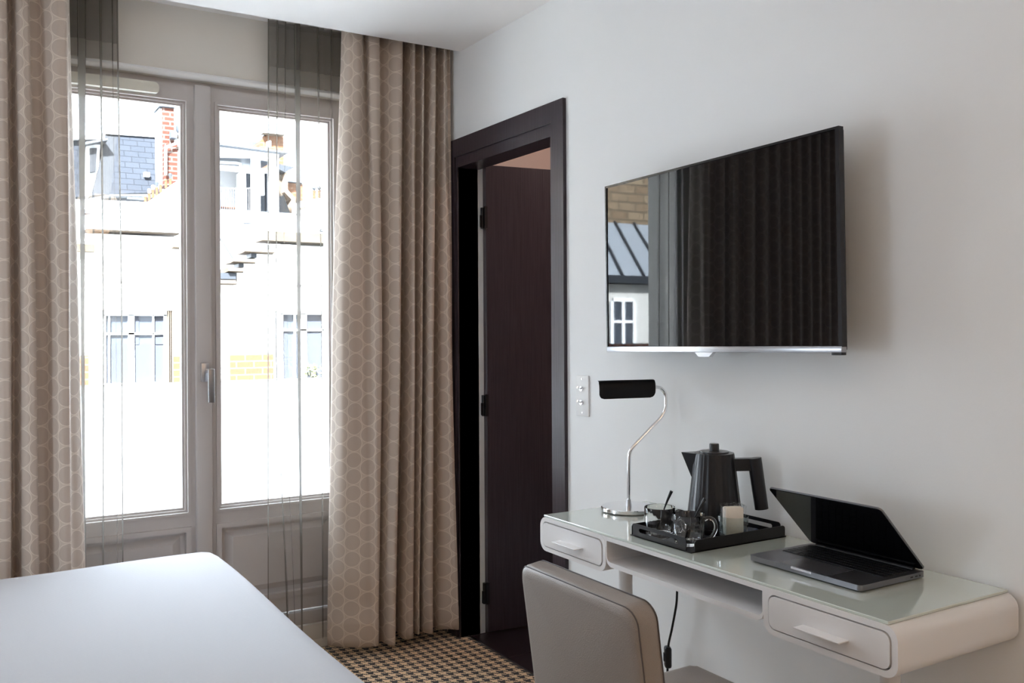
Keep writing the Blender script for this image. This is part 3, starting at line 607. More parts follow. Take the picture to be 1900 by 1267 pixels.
obj('shade_end', prism([ctr+LD*(SL/2-0.003)+LN*(q*0.9)+Vector((0, 0, ztop+zf*HS-0.002)) for q, zf in prof[1:10]], LD*(-0.002)), M_black, lamp)
obj('bulb', tube([ctr+LD*(-SL*0.38)+LN*0.003+Vector((0, 0, 0.006)), ctr+LD*(SL*0.38)+LN*0.003+Vector((0, 0, 0.006))], 0.006, 12), M_white, lamp)

# ================================================================ POWER CORD
cord = thing('power_cord', 'thin black power cord with inline switch hanging under the desk', 'cord', (1.76, 2.03, 0.0))
cp = [Vector((1.772, 1.985, 0.668)), onx(1257, 1085, 1.765), onx(1255, 1120, 1.76), onx(1247, 1165, 1.76), onx(1240.5, 1195, 1.76), onx(1239, 1220, 1.76), onx(1238.5, 1245, 1.76), Vector((1.765, 2.04, 0.16)), Vector((1.77, 2.07, 0.03)), Vector((1.785, 2.16, 0.006)), Vector((1.79, 2.30, 0.006))]
obj('cable', tube(spline(cp, 6), 0.0034, 10), M_blackp, cord)
sc_ = onx(1239, 1218.5, 1.76)
sbm = box(-0.010, 0.010, -0.0145, 0.0145, -0.031, 0.031, 0.007, 3)
sw2 = obj('inline_switch', sbm, M_blackp, cord, xf=Matrix.Translation(sc_) @ Matrix.Rotation(math.radians(-30), 4, 'Z'))
obj('rocker', box(-0.0125, -0.009, -0.006, 0.006, -0.012, 0.012, 0.0012, 1), M_black, sw2, xf=Matrix.Translation(sc_) @ Matrix.Rotation(math.radians(-30), 4, 'Z'))

# ================================================================ TRAY + TEA SET
TX0, TX1, TY0, TY1 = 1.482, 1.806, 1.626, 1.855
tray = thing('serving_tray', 'black metal serving tray with slotted handles on the glass desk top', 'tray', ((TX0+TX1)/2, (TY0+TY1)/2, ZG))
obj('tray_base', box(TX0, TX1, TY0, TY1, ZG+0.0005, ZG+0.003), M_black, tray, smooth=0)
def plate_poly(a0, a1, z0, z1, r):
    pts = [(a0, z0), (a1, z0)]
    for k in range(5): t = math.radians(90*k/4); pts.append((a1-r+r*math.cos(t), z1-r+r*math.sin(t)))
    for k in range(5): t = math.radians(90+90*k/4); pts.append((a0+r+r*math.cos(t), z1-r+r*math.sin(t)))
    return pts
def slotted(a0, a1, z0, z1, s0, s1, t0, t1, place):
    """plate with a slot, built as a ring of the same count"""
    n = 8
    out = rrect(a1-a0, z1-z0, 0.008, n, (a0+a1)/2, (z0+z1)/2); inn = rrect(s1-s0, t1-t0, (t1-t0)/2*0.95, n, (s0+s1)/2, (t0+t1)/2)
    bm = B(); th = 0.0022
    oa = [bm.verts.new(place(a, z, 0)) for a, z in out]; ia = [bm.verts.new(place(a, z, 0)) for a, z in inn]
    ob = [bm.verts.new(place(a, z, th)) for a, z in out]; ib = [bm.verts.new(place(a, z, th)) for a, z in inn]
    m_ = len(out)
    for i in range(m_):
        j = (i+1) % m_
        bm.faces.new((oa[i], oa[j], ia[j], ia[i])); bm.faces.new((ob[i], ib[i], ib[j], ob[j])); bm.faces.new((oa[i], ob[i], ob[j], oa[j])); bm.faces.new((ia[i], ia[j], ib[j], ib[i]))
    return bm
zt0, zt1 = ZG+0.0005, ZG+0.034
obj('tray_wall', slotted(TY0+0.018, TY1-0.010, zt0, zt1, TY0+0.045, TY1-0.035, ZG+0.014, ZG+0.025, lambda a, z, t: (TX0+t, a, z)), M_black, tray)
obj('tray_wall', slotted(TY0+0.018, TY1-0.010, zt0, zt1, TY0+0.045, TY1-0.035, ZG+0.014, ZG+0.025, lambda a, z, t: (TX1-t, a, z)), M_black, tray)
obj('tray_wall', prism([(x, TY0, z) for x, z in plate_poly(TX0+0.012, TX1-0.004, zt0, zt1-0.004, 0.008)], (0, 0.0022, 0)), M_black, tray)
obj('tray_wall', prism([(x, TY1, z) for x, z in plate_poly(TX0+0.004, TX1-0.012, zt0, zt1-0.004, 0.008)], (0, -0.0022, 0)), M_black, tray)
ZR = ZG+0.003
# kettle
KX, KY = 1.703, 1.777
ket = thing('electric_kettle', 'black pleated electric kettle with square handle standing on the tray', 'kettle', (KX, KY, ZR))
KR = Vector((0.70, -0.714, 0)); KN = Vector((-0.714, -0.70, 0)); K0 = Vector((KX, KY, ZR))
NP = 22
def pleat(r, z, a): return r*(1-0.022*(0.5-0.5*math.cos(NP*a))**0.6) if 0.012 < z < 0.203 else r
HK = 0.204
obj('kettle_base', lathe([(0, 0), (0.072, 0), (0.0745, 0.004), (0.0745, 0.012), (0.07, 0.0135), (0, 0.0135)], K0, 48), M_blackp, ket)
kb = lathe([(0, 0.0136), (0.0735, 0.0136), (0.0735, 0.022), (0.066, 0.085), (0.059, 0.145), (0.0525, 0.200), (0.0515, HK), (0.040, HK+0.001), (0, HK+0.001)], K0, NP*8, pleat)
obj('kettle_body', kb, M_blackp, ket, smooth=30)
obj('kettle_lid', lathe([(0.0, HK+0.001), (0.039, HK+0.001), (0.0385, HK+0.004), (0.0, HK+0.005)], K0, 40), M_blackp, ket)
obj('lid_knob', lathe([(0, HK+0.004), (0.0135, HK+0.004), (0.0128, HK+0.022), (0.0118, HK+0.024), (0, HK+0.024)], K0, 30, lambda r, z, a: r*(1-0.03*(0.5-0.5*math.cos(15*a)))), M_blackp, ket)
# V spout to the left (away from the handle)
tip = K0-KR*0.086+Vector((0, 0, HK-0.001)); low = K0-KR*0.0575+Vector((0, 0, HK-0.072))
a1_ = K0-KR*0.040+KN*0.030+Vector((0, 0, HK-0.001)); a2_ = K0-KR*0.040-KN*0.030+Vector((0, 0, HK-0.001)); bmS = B()
vv = [bmS.verts.new(p) for p in (tip, low, a1_, a2_, K0-KR*0.035+Vector((0, 0, HK-0.07)))]
for f in ((0, 1, 2), (0, 3, 1), (1, 4, 2), (1, 3, 4), (0, 2, 3), (2, 4, 3)): bmS.faces.new([vv[i] for i in f])
obj('spout', bmS, M_blackp, ket, smooth=0)
# handle: bar out, grip down
def KP(r, z): return K0+KR*r+Vector((0, 0, z))
bm = B(); add_prism(bm, [KP(0.046, 0.158)+KN*0.013, KP(0.046, 0.158)-KN*0.013, KP(0.048, 0.190)-KN*0.013, KP(0.048, 0.190)+KN*0.013], KR*0.058+Vector((0, 0, 0.003)))
kh = obj('handle', bm, M_blackp, ket, smooth=0)
add = [KP(0.1045, 0.1965), KP(0.1075, 0.178), KP(0.1215, 0.070)]
obj('grip', lathe([(0, 0), (0.0175, 0), (0.0185, 0.134), (0, 0.136)], (0, 0, 0), 40, lambda r, z, a: r*(1-0.03*(0.5-0.5*math.cos(20*a)))), M_blackp, kh,
    xf=Matrix.Translation(KP(0.1205, 0.060)) @ Vector((0, 0, 1)).rotation_difference((KP(0.1025, 0.192)-KP(0.1205, 0.060)).normalized()).to_matrix().to_4x4())

def mug(x, y, ha, label):
    m = thing('glass_mug', label, 'mug', (x, y, ZR), 'ribbed glass mugs on the tray')
    c = (x, y, ZR); N = 96
    def rib(r, z, a): return r*(1-0.03*(0.5-0.5*math.cos(24*a))) if (0.012 < z < 0.052 and r > 0.036) else r
    prof = [(0, 0.004), (0.027, 0.002), (0.030, 0), (0.034, 0.004), (0.037, 0.014), (0.0385, 0.03), (0.0395, 0.050), (0.0395, 0.074), (0.0388, 0.0757), (0.0375, 0.0745), (0.0372, 0.050), (0.0358, 0.03), (0.0343, 0.016), (0.030, 0.0095), (0, 0.009)]
    obj('cup', lathe(prof, c, N, rib), M_glass, m, smooth=50)
    dx, dy = math.cos(ha), math.sin(ha)
    pts = [(0.0385, 0.062), (0.048, 0.066), (0.060, 0.062), (0.066, 0.050), (0.065, 0.036), (0.058, 0.022), (0.046, 0.013), (0.0365, 0.013)]
    obj('mug_handle', tube([Vector((x+dx*r, y+dy*r, ZR+z)) for r, z in [(q.x, q.y) for q in spline([Vector((a, b, 0)) for a, b in pts], 4)]], 0.0048, 12), M_glass, m, smooth=60)
    return m
mug(1.532, 1.797, math.radians(-42), 'clear ribbed glass mug standing beside the chrome lamp base')
mug(1.533, 1.690, math.radians(-35), 'clear ribbed glass mug standing at the open tray corner')
def spoon(p0, p1, label):
    s = thing('teaspoon', label, 'spoon', p0, 'black teaspoons in the mugs')
    p0 = Vector(p0); p1 = Vector(p1); d = (p1-p0).normalized(); L = (p1-p0).length
    bend = Vector((0.0, 0.004, 0)); pts = [p0+d*(L*t)+bend*math.sin(t*PI) for t in [k/14 for k in range(15)]]
    obj('spoon_handle', tube(pts, 0.002, 8, rs=[0.0016+0.0026*max(0, (k/14-0.45)/0.55) for k in range(15)]), M_black, s)
    bm = lathe([(0, -0.002), (0.006, 0.0), (0.0085, 0.012), (0.006, 0.024), (0, 0.027)], (0, 0, 0), 14); bmesh.ops.scale(bm, vec=(1, 0.35, 1), verts=bm.verts)
    obj('spoon_bowl', bm, M_black, s, xf=Matrix.Translation(p0-d*0.012) @ Vector((0, 0, 1)).rotation_difference(d).to_matrix().to_4x4())
L1 = Vector((1.532, 1.797, 0)); nrm1 = Vector((-0.68, -0.73, 0))
t1 = onpl(1246, 911, L1+nrm1*(-0.005), nrm1)
spoon((1.535, 1.803, ZR+0.024), t1, 'black teaspoon standing in the mug beside the lamp')
L2 = Vector((1.533, 1.690, 0)); t2 = onpl(1308, 925, L2+nrm1*(-0.012), nrm1)
spoon((1.534, 1.694, ZR+0.024), t2, 'black teaspoon standing in the mug at the tray corner')
# tumbler with wrapped packet
GX, GY = 1.660, 1.667
c = (GX, GY, ZR)
tb = obj('glass_tumbler', lathe([(0, 0.003), (0.030, 0.0), (0.033, 0.003), (0.0365, 0.030), (0.0385, 0.060), (0.0378, 0.0615), (0.0367, 0.060), (0.0347, 0.030), (0.031, 0.009), (0, 0.008)], c, 64, lambda r, z, a: r*(1-0.012*(0.5-0.5*math.cos(16*a))) if r > 0.03 else r), M_thin, smooth=50)
tag(tb, 'short clear glass tumbler holding a wrapped packet on the tray', 'glass')
pk = thing('wrapped_packet', 'cream paper packet in crinkled clear film standing in the tumbler', 'packet', (GX, GY, ZR+0.01))
rot = Matrix.Translation((GX, GY, ZR)) @ Matrix.Rotation(math.radians(-31+3), 4, 'Z')
def crink(bm, amp):
    for v in bm.verts: v.co += Vector((random.uniform(-amp, amp), random.uniform(-amp, amp), random.uniform(-amp, amp)))
    return bm
for k in range(4):
    bm = box(-0.0225, 0.0225, -0.017+k*0.0086, -0.0095+k*0.0086, 0.012, 0.084-0.003*(k % 2), 0.003, 2); obj('paper_sachet', crink(bm, 0.0005), M_paper if k % 2 == 0 else M_paperg, pk, xf=rot)
bm = B(); bmesh.ops.create_cube(bm, size=1); bmesh.ops.subdivide_edges(bm, edges=bm.edges[:], cuts=7, use_grid_fill=True)
for v in bm.verts:
    top = 1.0+0.25*max(0, v.co.z-0.1)
    v.co = Vector((v.co.x*0.051*top, v.co.y*0.043*top, 0.0500+v.co.z*0.078))
obj('clear_film', crink(bm, 0.0018), M_film, pk, smooth=0, xf=rot)
for (x, y, a, m, lb) in ((1.757, 1.705, 0.5, M_blue, 'small blue sachet lying flat on the tray by the tumbler'), (1.772, 1.668, -0.3, M_white, 'small white sachet lying flat on the tray by the tumbler')):
    o = obj('sachet', crink(box(-0.026, 0.026, -0.016, 0.016, 0, 0.006, 0.002, 1), 0.0006), m, smooth=30, xf=Matrix.Translation((x, y, ZR+0.001)) @ Matrix.Rotation(a, 4, 'Z')); tag(o, lb, 'sachet')

# ================================================================ LAPTOP
lap = thing('laptop', 'half closed dark grey laptop on the glass desk top', 'laptop', (1.655, 1.35, ZG))
LW, LDp = 0.304, 0.212
# local: x right (viewer) = -Y world, y back (towards wall) = +X world
LMx = Matrix(((0, 1, 0, 1.547), (-1, 0, 0, 1.352), (0, 0, 1, ZG), (0, 0, 0, 1)))
def lo_(name, bm, m, parent=lap, xf=LMx, **k): return obj(name, bm, m, parent, xf=xf, **k)
pts = rrect(LW, LDp, 0.010, 5, 0, LDp/2)
lo_('base_shell', prism([(x, y, 0.0035) for x, y in pts], (0, 0, 0.0115)), M_alu)
for x in (-0.12, 0.12):
    for y in (0.02, 0.19): lo_('rubber_foot', lathe([(0, 0), (0.006, 0), (0.006, 0.0036), (0, 0.0036)], (x, y, 0), 14), M_blackp)
dk = lo_('keyboard_deck', box(-0.137, 0.137, 0.092, 0.196, 0.0146, 0.0152), M_blackp, smooth=0)
km = None
for r in range(6):
    n = 14 if r else 13; kw = 0.272/n
    for i in range(n):
        if r == 0 and 3 < i < 10: 
            if i > 4: continue
        x0 = -0.136+i*kw+0.001; y0 = 0.0935+r*0.0172; ww = kw-0.002; hh = 0.0150 if r < 5 else 0.008
        if r == 0 and i == 4: ww = kw*6-0.002
        key = lo_('key', box(x0, x0+ww, y0, y0+hh, 0.0150, 0.0162), M_key, dk, smooth=0)
lo_('trackpad', box(-0.067, 0.067, 0.006, 0.086, 0.0149, 0.0152), mat('trackpad_glass', (0.15, 0.15, 0.165, 1), 0.22, 0.6), smooth=0)
lo_('opening_notch', box(-0.028, 0.028, -0.0006, 0.004, 0.0105, 0.0153), mat('polished_edge', (0.75, 0.75, 0.82, 1), 0.25, 0.8), smooth=0)
for y in (0.160, 0.176, 0.190): lo_('port', box(LW/2-0.001, LW/2+0.0004, y, y+0.008 if y < 0.18 else y+0.004, 0.007, 0.0098), M_hinge, smooth=0)
hg = lo_('hinge_bar', tube([(-0.13, 0.203, 0.0145), (0.13, 0.203, 0.0145)], 0.0055, 12), M_blackp)
# lid: leans forward over the keyboard by 45 degrees
la = math.radians(45)
LIDM = LMx @ Matrix.Translation((0, 0.209, 0.0155)) @ Matrix.Rotation(-(PI/2+la-PI/2)*-1, 4, 'X')
# lid plane: from hinge going towards -y and up
LIDM = LMx @ Matrix(((1, 0, 0, 0), (0, -math.cos(la), -math.sin(la), 0.209), (0, math.sin(la), -math.cos(la), 0.0165), (0, 0, 0, 1)))  # local y up the lid, local z towards the keyboard side
pts = rrect(LW, 0.206, 0.010, 5, 0, 0.103)
lid = lo_('lid', prism([(x, y, -0.0045) for x, y in pts], (0, 0, 0.004)), M_alu, xf=LIDM)
pts = rrect(LW-0.003, 0.203, 0.009, 5, 0, 0.103)
lo_('screen', prism([(x, y, -0.0006) for x, y in pts], (0, 0, 0.0012)), M_lapscr, lid, xf=LIDM)

# ================================================================ CHAIR
ch = thing('chair', 'grey leather upholstered chair with stitched backrest at the desk', 'chair', (1.28, 1.47, 0))
CY0, CY1 = 1.272, 1.668
tl = math.radians(7.6)
BM_ = Matrix.Translation((1.098, (CY0+CY1)/2, 0.40)) @ Matrix.Rotation(-tl, 4, 'Y')
HB = 0.424; wb = CY1-CY0
def back_section(off, xx, n=7):
    pts = rrect(wb-2*off, HB-2*off, 0.035-off*0.5, n, 0, HB/2); return [(xx+0.012*(2*y/wb)**2*1.0, y, z) for y, z in pts]
bm = B(); loops = []
for off, xx in ((0.022, -0.030), (0.010, -0.0285), (0.003, -0.024), (0.0, -0.016), (0.0, 0.014), (0.004, 0.024), (0.014, 0.030), (0.03, 0.033)):
    loops.append([bm.verts.new(p) for p in back_section(off, xx)])
for a, b in zip(loops, loops[1:]):
    for i in range(len(a)): bm.faces.new((a[i], a[(i+1) % len(a)], b[(i+1) % len(a)], b[i]))
for lp, s in ((loops[0], 1), (loops[-1], -1)):
    cxn = sum((v.co for v in lp), Vector())/len(lp); cv = bm.verts.new(cxn+Vector((-0.006*s, 0, 0)))
    for i in range(len(lp)): bm.faces.new((lp[i], lp[(i+1) % len(lp)], cv))
bk = obj('backrest', bm, M_leather, ch, smooth=60, xf=BM_)
for off, xx, rr in ((0.0028, -0.0230, 0.0014), (0.0018, 0.0205, 0.0012)):
    pts = back_section(off-0.0008, xx); pts = pts[5:]+pts[:5]
    obj('piping', tube(pts+[pts[0]], rr, 6), M_piping, bk, xf=BM_.copy())
seatbm = box(1.075, 1.545, CY0-0.012, CY1+0.018, 0.415, 0.503, 0.032, 4)
obj('seat', seatbm, M_leather, ch, smooth=60)
for x, y in ((1.10, CY0+0.02), (1.10, CY1-0.02), (1.50, CY0+0.02), (1.50, CY1-0.02)):
    obj('leg', lathe([(0, 0), (0.012, 0), (0.018, 0.42), (0, 0.42)], (x, y, 0), 16), M_wood, ch)

# ================================================================ BED
bed = thing('bed', 'wide bed under a white ribbed cotton cover', 'bed', (-0.35, 2.35, 0))
BX0, BX1, BY0, BY1, BZ = -1.50, 0.792, 1.40, 3.325, 0.555
obj('bed_base', box(BX0+0.02, BX1-0.05, BY0+0.05, BY1-0.06, 0.06, 0.34, 0.02), M_base, bed)
for x in (BX0+0.1, BX1-0.15):
    for y in (BY0+0.15, BY1-0.15): obj('bed_leg', lathe([(0, 0), (0.025, 0), (0.03, 0.07), (0, 0.07)], (x, y, 0), 16), M_wood, bed)
bm = B(); nx, ny = 90, 80
def bedpt(s, t):
    """s,t in [-1.25,1.25]; |.|>1 hangs down"""
    def ax(s, a, b):
        r = 0.085
        mid, hf = (a+b)/2, (b-a)/2
        q = abs(s)*(hf+0.30); arc = hf-r; sg = 1 if s >= 0 else -1
        if q <= arc: return mid+sg*q, 0.0
        th = (q-arc)/r
        if th < PI/2: return mid+sg*(arc+r*math.sin(th)), r*(1-math.cos(th))
        return mid+sg*(arc+r), r+(q-arc-r*PI/2)
    x, d1 = ax(s, BX0, BX1); y, d2 = ax(t, BY0, BY1)
    dd = math.sqrt(d1*d1+d2*d2) if (d1 < 0.09 and d2 < 0.09) else max(d1, d2)
    # round the plan of the corner
    cr = 0.10
    ex, ey = x-(BX1-cr), y-(BY1-cr)
    if ex > 0 and ey > 0:
        l = math.hypot(ex, ey)
        if l > cr: x = BX1-cr+ex*cr/l; y = BY1-cr+ey*cr/l
    z = BZ-dd
    if dd < 0.05: z += 0.006*math.sin(x*3.3+y*1.7)*math.cos(y*2.6-0.6)+0.003*math.sin(x*7+y*5)
    return (x, y, max(z, 0.27-0.02*math.sin(x*9)*math.sin(y*8)))
g = [[bm.verts.new(bedpt(-1+2*i/nx, -1+2*j/ny)) for j in range(ny+1)] for i in range(nx+1)]
for i in range(nx):
    for j in range(ny): bm.faces.new((g[i][j], g[i+1][j], g[i+1][j+1], g[i][j+1]))
obj('bed_cover', bm, M_linen, bed, smooth=180)

# ================================================================ OUTSIDE
def E(u, v, y): return ony(u, v, y)
def epoly(pts, y, th): return prism([E(u, v, y) for u, v in pts], (0, th, 0))
def ebox(u0, v0, u1, v1, y, th):
    a = E(u0, v0, y); b = E(u1, v1, y); return box(min(a.x, b.x), max(a.x, b.x), y, y+th, min(a.z, b.z), max(a.z, b.z))
# the hotel's own outer wall and balcony
bm = B(); yo = YW+0.3
add_box(bm, -16, WX0, yo, yo+0.15, -9, 5); add_box(bm, WX1, 16, yo, yo+0.15, -9, 5); add_box(bm, WX0, WX1, yo, yo+0.15, WZ1, 5); add_box(bm, WX0, WX1, yo, yo+0.15, -9, 0)
struct(obj('wall_outside', bm, M_cream, smooth=0), 'outer wall of the hotel')
struct(obj('balcony_floor', box(-0.6, 2.2, yo+0.15, 4.75, -0.12, 0.03), M_white, smooth=0), 'concrete balcony slab')
gt = E(405, 707, 4.62).z
gd = thing('balcony_guard', 'frosted white balcony guard outside the window', 'balcony guard', (0.8, 4.62, 0.03))
obj('guard_panel', box(-0.55, 2.15, 4.62, 4.632, 0.06, gt-0.004), M_frost, gd, smooth=0)
obj('guard_edge', box(-0.55, 2.15, 4.617, 4.635, gt-0.006, gt, 0.001), M_extf, gd)
for x in (-0.5, 0.35, 1.25, 2.1): obj('guard_post', box(x-0.02, x+0.02, 4.64, 4.68, 0.03, gt-0.05), M_extf, gd, smooth=0)
struct(obj('courtyard_ground', box(-40, 60, yo+0.15, 80, -9.3, -9), M_concrete, smooth=0), 'courtyard paving far below')

# ---- cream building with stepped parapets straight across
YF = 19.0
fa = thing('apartment_building', 'cream rendered building with stepped parapet and white roof across the courtyard', 'building', (E(370, 600, YF).x, YF, -9))
zb = -9.0
def wall_cols(cols, y, th):
    bm = B()
    for u0, u1, vt in cols:
        a = E(u0, vt, y); b = E(u1, vt, y); add_box(bm, a.x, b.x, y, y+th, zb, a.z)
    return bm
cols = [(-420, 137, 452), (137, 175, 452), (175, 323, 433), (323, 374, 460), (374, 440, 527), (440, 452, 506), (452, 475, 489), (475, 511, 471), (511, 980, 454)]
def hole_wall():
    """facade with two window openings cut out"""
    bm = B()
    wins = [(176, 321, 575, 720), (510, 660, 577, 720)]
    for u0, u1, vt in cols:
        xs = sorted(set([E(u0, 600, YF).x, E(u1, 600, YF).x]+[E(q, 600, YF).x for wq in wins for q in wq[:2] if u0 < q < u1]))
        zt_ = E(u0, vt, YF).z
        for xa, xb in zip(xs, xs[1:]):
            xm = (xa+xb)/2; cut = None
            for wq in wins:
                if E(wq[0], 600, YF).x < xm < E(wq[1], 600, YF).x: cut = (E(wq[0], wq[3], YF).z, E(wq[0], wq[2], YF).z)
            if cut: add_box(bm, xa, xb, YF, YF+0.5, zb, cut[0]); add_box(bm, xa, xb, YF, YF+0.5, cut[1], zt_)
            else: add_box(bm, xa, xb, YF, YF+0.5, zb, zt_)
    return bm
obj('wall', hole_wall(), M_cream, fa, smooth=0)
def coping(u0, u1, v0, v1, m=M_coping, pr=0.22):
    a = E(u0, v0, YF-pr); b = E(u1, v1, YF-pr)
    pts = [(a.x, YF-pr, b.z+0.02), (a.x, YF-pr+0.05, a.z), (a.x, YF+0.6, a.z), (a.x, YF+0.6, b.z), (a.x, YF, b.z)]
    return obj('coping', prism(pts, (b.x-a.x, 0, 0)), m, fa, smooth=0)
coping(160, 335, 425, 434); coping(-420, 176, 445, 455); coping(322, 374, 453, 462)
coping(374, 439, 518, 528); coping(424, 453, 496, 505); coping(433, 476, 479, 488); coping(455, 511, 462, 470); coping(489, 980, 445, 455)
obj('gutter', ebox(374, 505, 438, 518, YF-0.1, 0.5), M_lead, fa, smooth=0)
for u0, u1, v0, v1 in ((423.5, 428, 497, 504), (443, 452, 489, 496), (466, 476, 470, 478)): obj('flashing', ebox(u0, v0, u1, v1, YF-0.05, 0.4), M_lead, fa, smooth=0)
for u0, u1, v0, v1 in ((-40, 165, 663, 790), (322, 374, 661, 790), (427, 508, 657, 790)): obj('brick_panel', ebox(u0, v0, u1, v1, YF-0.03, 0.1), M_peach, fa, smooth=0)
for u0, u1, v in ((196, 300, 523.5), (520, 640, 529)): obj('string_course', ebox(u0, v-0.8, u1, v+0.8, YF-0.05, 0.08), M_coping, fa, smooth=0)
def fwindow(u0, v0, u1, v1, mid, b1, b2, hv, blinds):
    y = YF+0.22
    f = obj('window', ebox(u0, v0, u1, v1, y+0.05, 0.05), M_extglass, fa, smooth=0)
    bm = B()
    def bar(a0, c0, a1, c1):
        a = E(a0, c0, y-0.03); b = E(a1, c1, y-0.03); add_box(bm, min(a.x, b.x), max(a.x, b.x), y-0.03, y+0.06, min(a.z, b.z), max(a.z, b.z))
    bar(u0-5, v0-10, u1+5, v0+2); bar(u0-5, v0, u0+1, v1); bar(u1-1, v0, u1+5, v1); bar(mid-6, v0, mid+6, v1); bar(b1-1.6, v0, b1+1.6, v1); bar(b2-1.6, v0, b2+1.6, v1); bar(u0, hv-1.6, u1, hv+1.6); bar(u0, v1-4, u1, v1)
    obj('window_bars', bm, M_extf, f, smooth=0)
    for a0, c0, a1, c1 in blinds: obj('blind', ebox(a0, c0, a1, c1, y+0.03, 0.015), M_extcurt, f, smooth=0)
    return f
fwindow(196, 584, 305, 716, 244, 203, 285, 619, [(197, 640, 304, 716), (288, 586, 304, 640), (250, 586, 258, 640)])
fwindow(525, 582, 640, 716, 564, 548, 600, 612, [(568, 584, 598, 716), (603, 584, 638, 716), (526, 584, 534, 716)])
for u in (313.5, 316.5, 319.5): obj('shutter_fold', ebox(u-0.9, 576, u+0.9, 716, YF+0.02, 0.16), M_coping, fa, smooth=0)
# white coated roofs rising behind the parapet
YR = 25.0
def roof(pf, pb):
    a = [E(u, v, YF+0.5) for u, v in pf]; b = [E(u, v, YR) for u, v in pb]; bm = B()
    va = [bm.verts.new(p) for p in a]; vb = [bm.verts.new(p) for p in b]; vc = [bm.verts.new(p-Vector((0, 0, 0.3))) for p in a]; vd = [bm.verts.new(p-Vector((0, 0, 6))) for p in b]
    for i in range(len(a)-1): bm.faces.new((va[i], va[i+1], vb[i+1], vb[i])); bm.faces.new((vb[i], vb[i+1], vd[i+1], vd[i])); bm.faces.new((vc[i], vd[i], vd[i+1], vc[i+1])); bm.faces.new((va[i], vc[i], vc[i+1], va[i+1]))
    bm.faces.new((va[0], vb[0], vd[0], vc[0])); bm.faces.new((va[-1], vc[-1], vd[-1], vb[-1]))
    return bm
obj('roof', roof([(-420, 450), (160, 432), (340, 455), (385, 525)], [(-420, 368), (160, 370), (340, 378), (385, 384)]), M_roofw, fa, smooth=0)
obj('roof', roof([(385, 525), (430, 500), (490, 455), (980, 455)], [(385, 386), (470, 391), (569, 400), (980, 470)]), M_roofw, fa, smooth=0)
obj('roof_valley', epoly([(408, 442), (410, 442), (434, 480), (432, 482)], 20.3, 0.1), M_lead, fa, smooth=0)
obj('ridge_flashing', epoly([(405, 387), (548, 396), (569, 400), (569, 402), (548, 398.5), (405, 389)], YR-0.1, 0.25), M_zinc, fa, smooth=0)
for u, v, r, m in ((159, 397, 10, M_zinc), (458.5, 415, 9.5, M_zinc), (599, 430, 8, M_lead)):
    p = E(u, v, 22.0); rr = r*22/1684*0.9
    bm = lathe([(rr, 0), (rr, 0.02), (rr*0.85, rr*0.55), (rr*0.5, rr*0.85), (0, rr*0.95)], p, 20); obj('roof_vent', bm, m, fa)
# potted plant on the far sill
pp = thing('potted_plant', 'small yellow green plant on the sill of the building across', 'plant', E(576, 703, YF+0.05))
obj('pot', lathe([(0, 0), (0.09, 0), (0.12, 0.16), (0, 0.16)], E(576, 716, YF+0.06), 14), M_pot, pp)
bm = B()
for k in range(70):
    p = E(random.gauss(577, 9), random.uniform(677, 706), YF+0.08+random.uniform(-0.1, 0.05)); a = random.uniform(0, PI); L = random.uniform(0.03, 0.07)
    q = [p+Vector((math.cos(a)*L, random.uniform(-0.03, 0.03), math.sin(a)*L)), p+Vector((-math.sin(a)*L*0.4, 0, math.cos(a)*L*0.4)), p-Vector((math.cos(a)*L, random.uniform(-0.03, 0.03), math.sin(a)*L)), p-Vector((-math.sin(a)*L*0.4, 0, math.cos(a)*L*0.4))]
    bm.faces.new([bm.verts.new(x) for x in q])
fo = obj('foliage', bm, M_leaf, pp, smooth=0)

# ---- slate mansard house
YS = 30.0
ms = thing('mansard_house', 'grey slate mansard roof with dormer behind the white roof', 'building', (E(230, 400, YS).x, YS, -9))
obj('wall', ebox(-300, 366, 302, 640, YS-0.3, 4), M_extw, ms, smooth=0)
a = [E(u, v, YS) for u, v in ((205, 360), (301, 356))]; b = [E(u, v, YS+1.0) for u, v in ((216, 250), (297, 255))]
bm = B(); vs = [bm.verts.new(p) for p in (a[0], a[1], b[1], b[0])]; vs2 = [bm.verts.new(p+Vector((0, 3, 0))) for p in (a[0], a[1], b[1], b[0])]
bm.faces.new(vs); bm.faces.new(vs2[::-1])
for i in range(4): bm.faces.new((vs[i], vs2[i], vs2[(i+1) % 4], vs[(i+1) % 4]))
obj('slate_slope', bm, M_slate, ms, smooth=0)
a = [E(u, v, YS) for u, v in ((172, 362), (206, 360))]; b = [E(u, v, YS+1.0) for u, v in ((197, 248), (217, 250))]
bm = B(); vs = [bm.verts.new(p) for p in (a[0], a[1], b[1], b[0])]; vs2 = [bm.verts.new(p+Vector((0.0, 3, 0))) for p in (a[0], a[1], b[1], b[0])]
bm.faces.new(vs); bm.faces.new(vs2[::-1])
for i in range(4): bm.faces.new((vs[i], vs2[i], vs2[(i+1) % 4], vs[(i+1) % 4]))
obj('slate_hip', bm, M_slate2, ms, smooth=0)
obj('slate_slope', epoly([(-300, 368), (172, 365), (185, 262), (-300, 255)], YS+1.4, 2), M_slate, ms, smooth=0)
obj('dormer_side', epoly([(160, 362), (180, 362), (186, 268), (160, 268)], YS+0.6, 0.8), M_extw, ms, smooth=0)
obj('dormer_window', epoly([(167, 320), (177, 318), (180, 274), (167, 275)], YS+0.5, 0.1), M_slate2, ms, smooth=0)
obj('dormer_roof', epoly([(158, 268), (200, 260), (200, 256), (158, 263)], YS+0.2, 1.6), M_zinc, ms, smooth=0)
obj('ridge_band', epoly([(196, 248), (297, 255), (297, 248), (210, 238), (196, 240)], YS+0.9, 2.4), M_extw, ms, smooth=0)
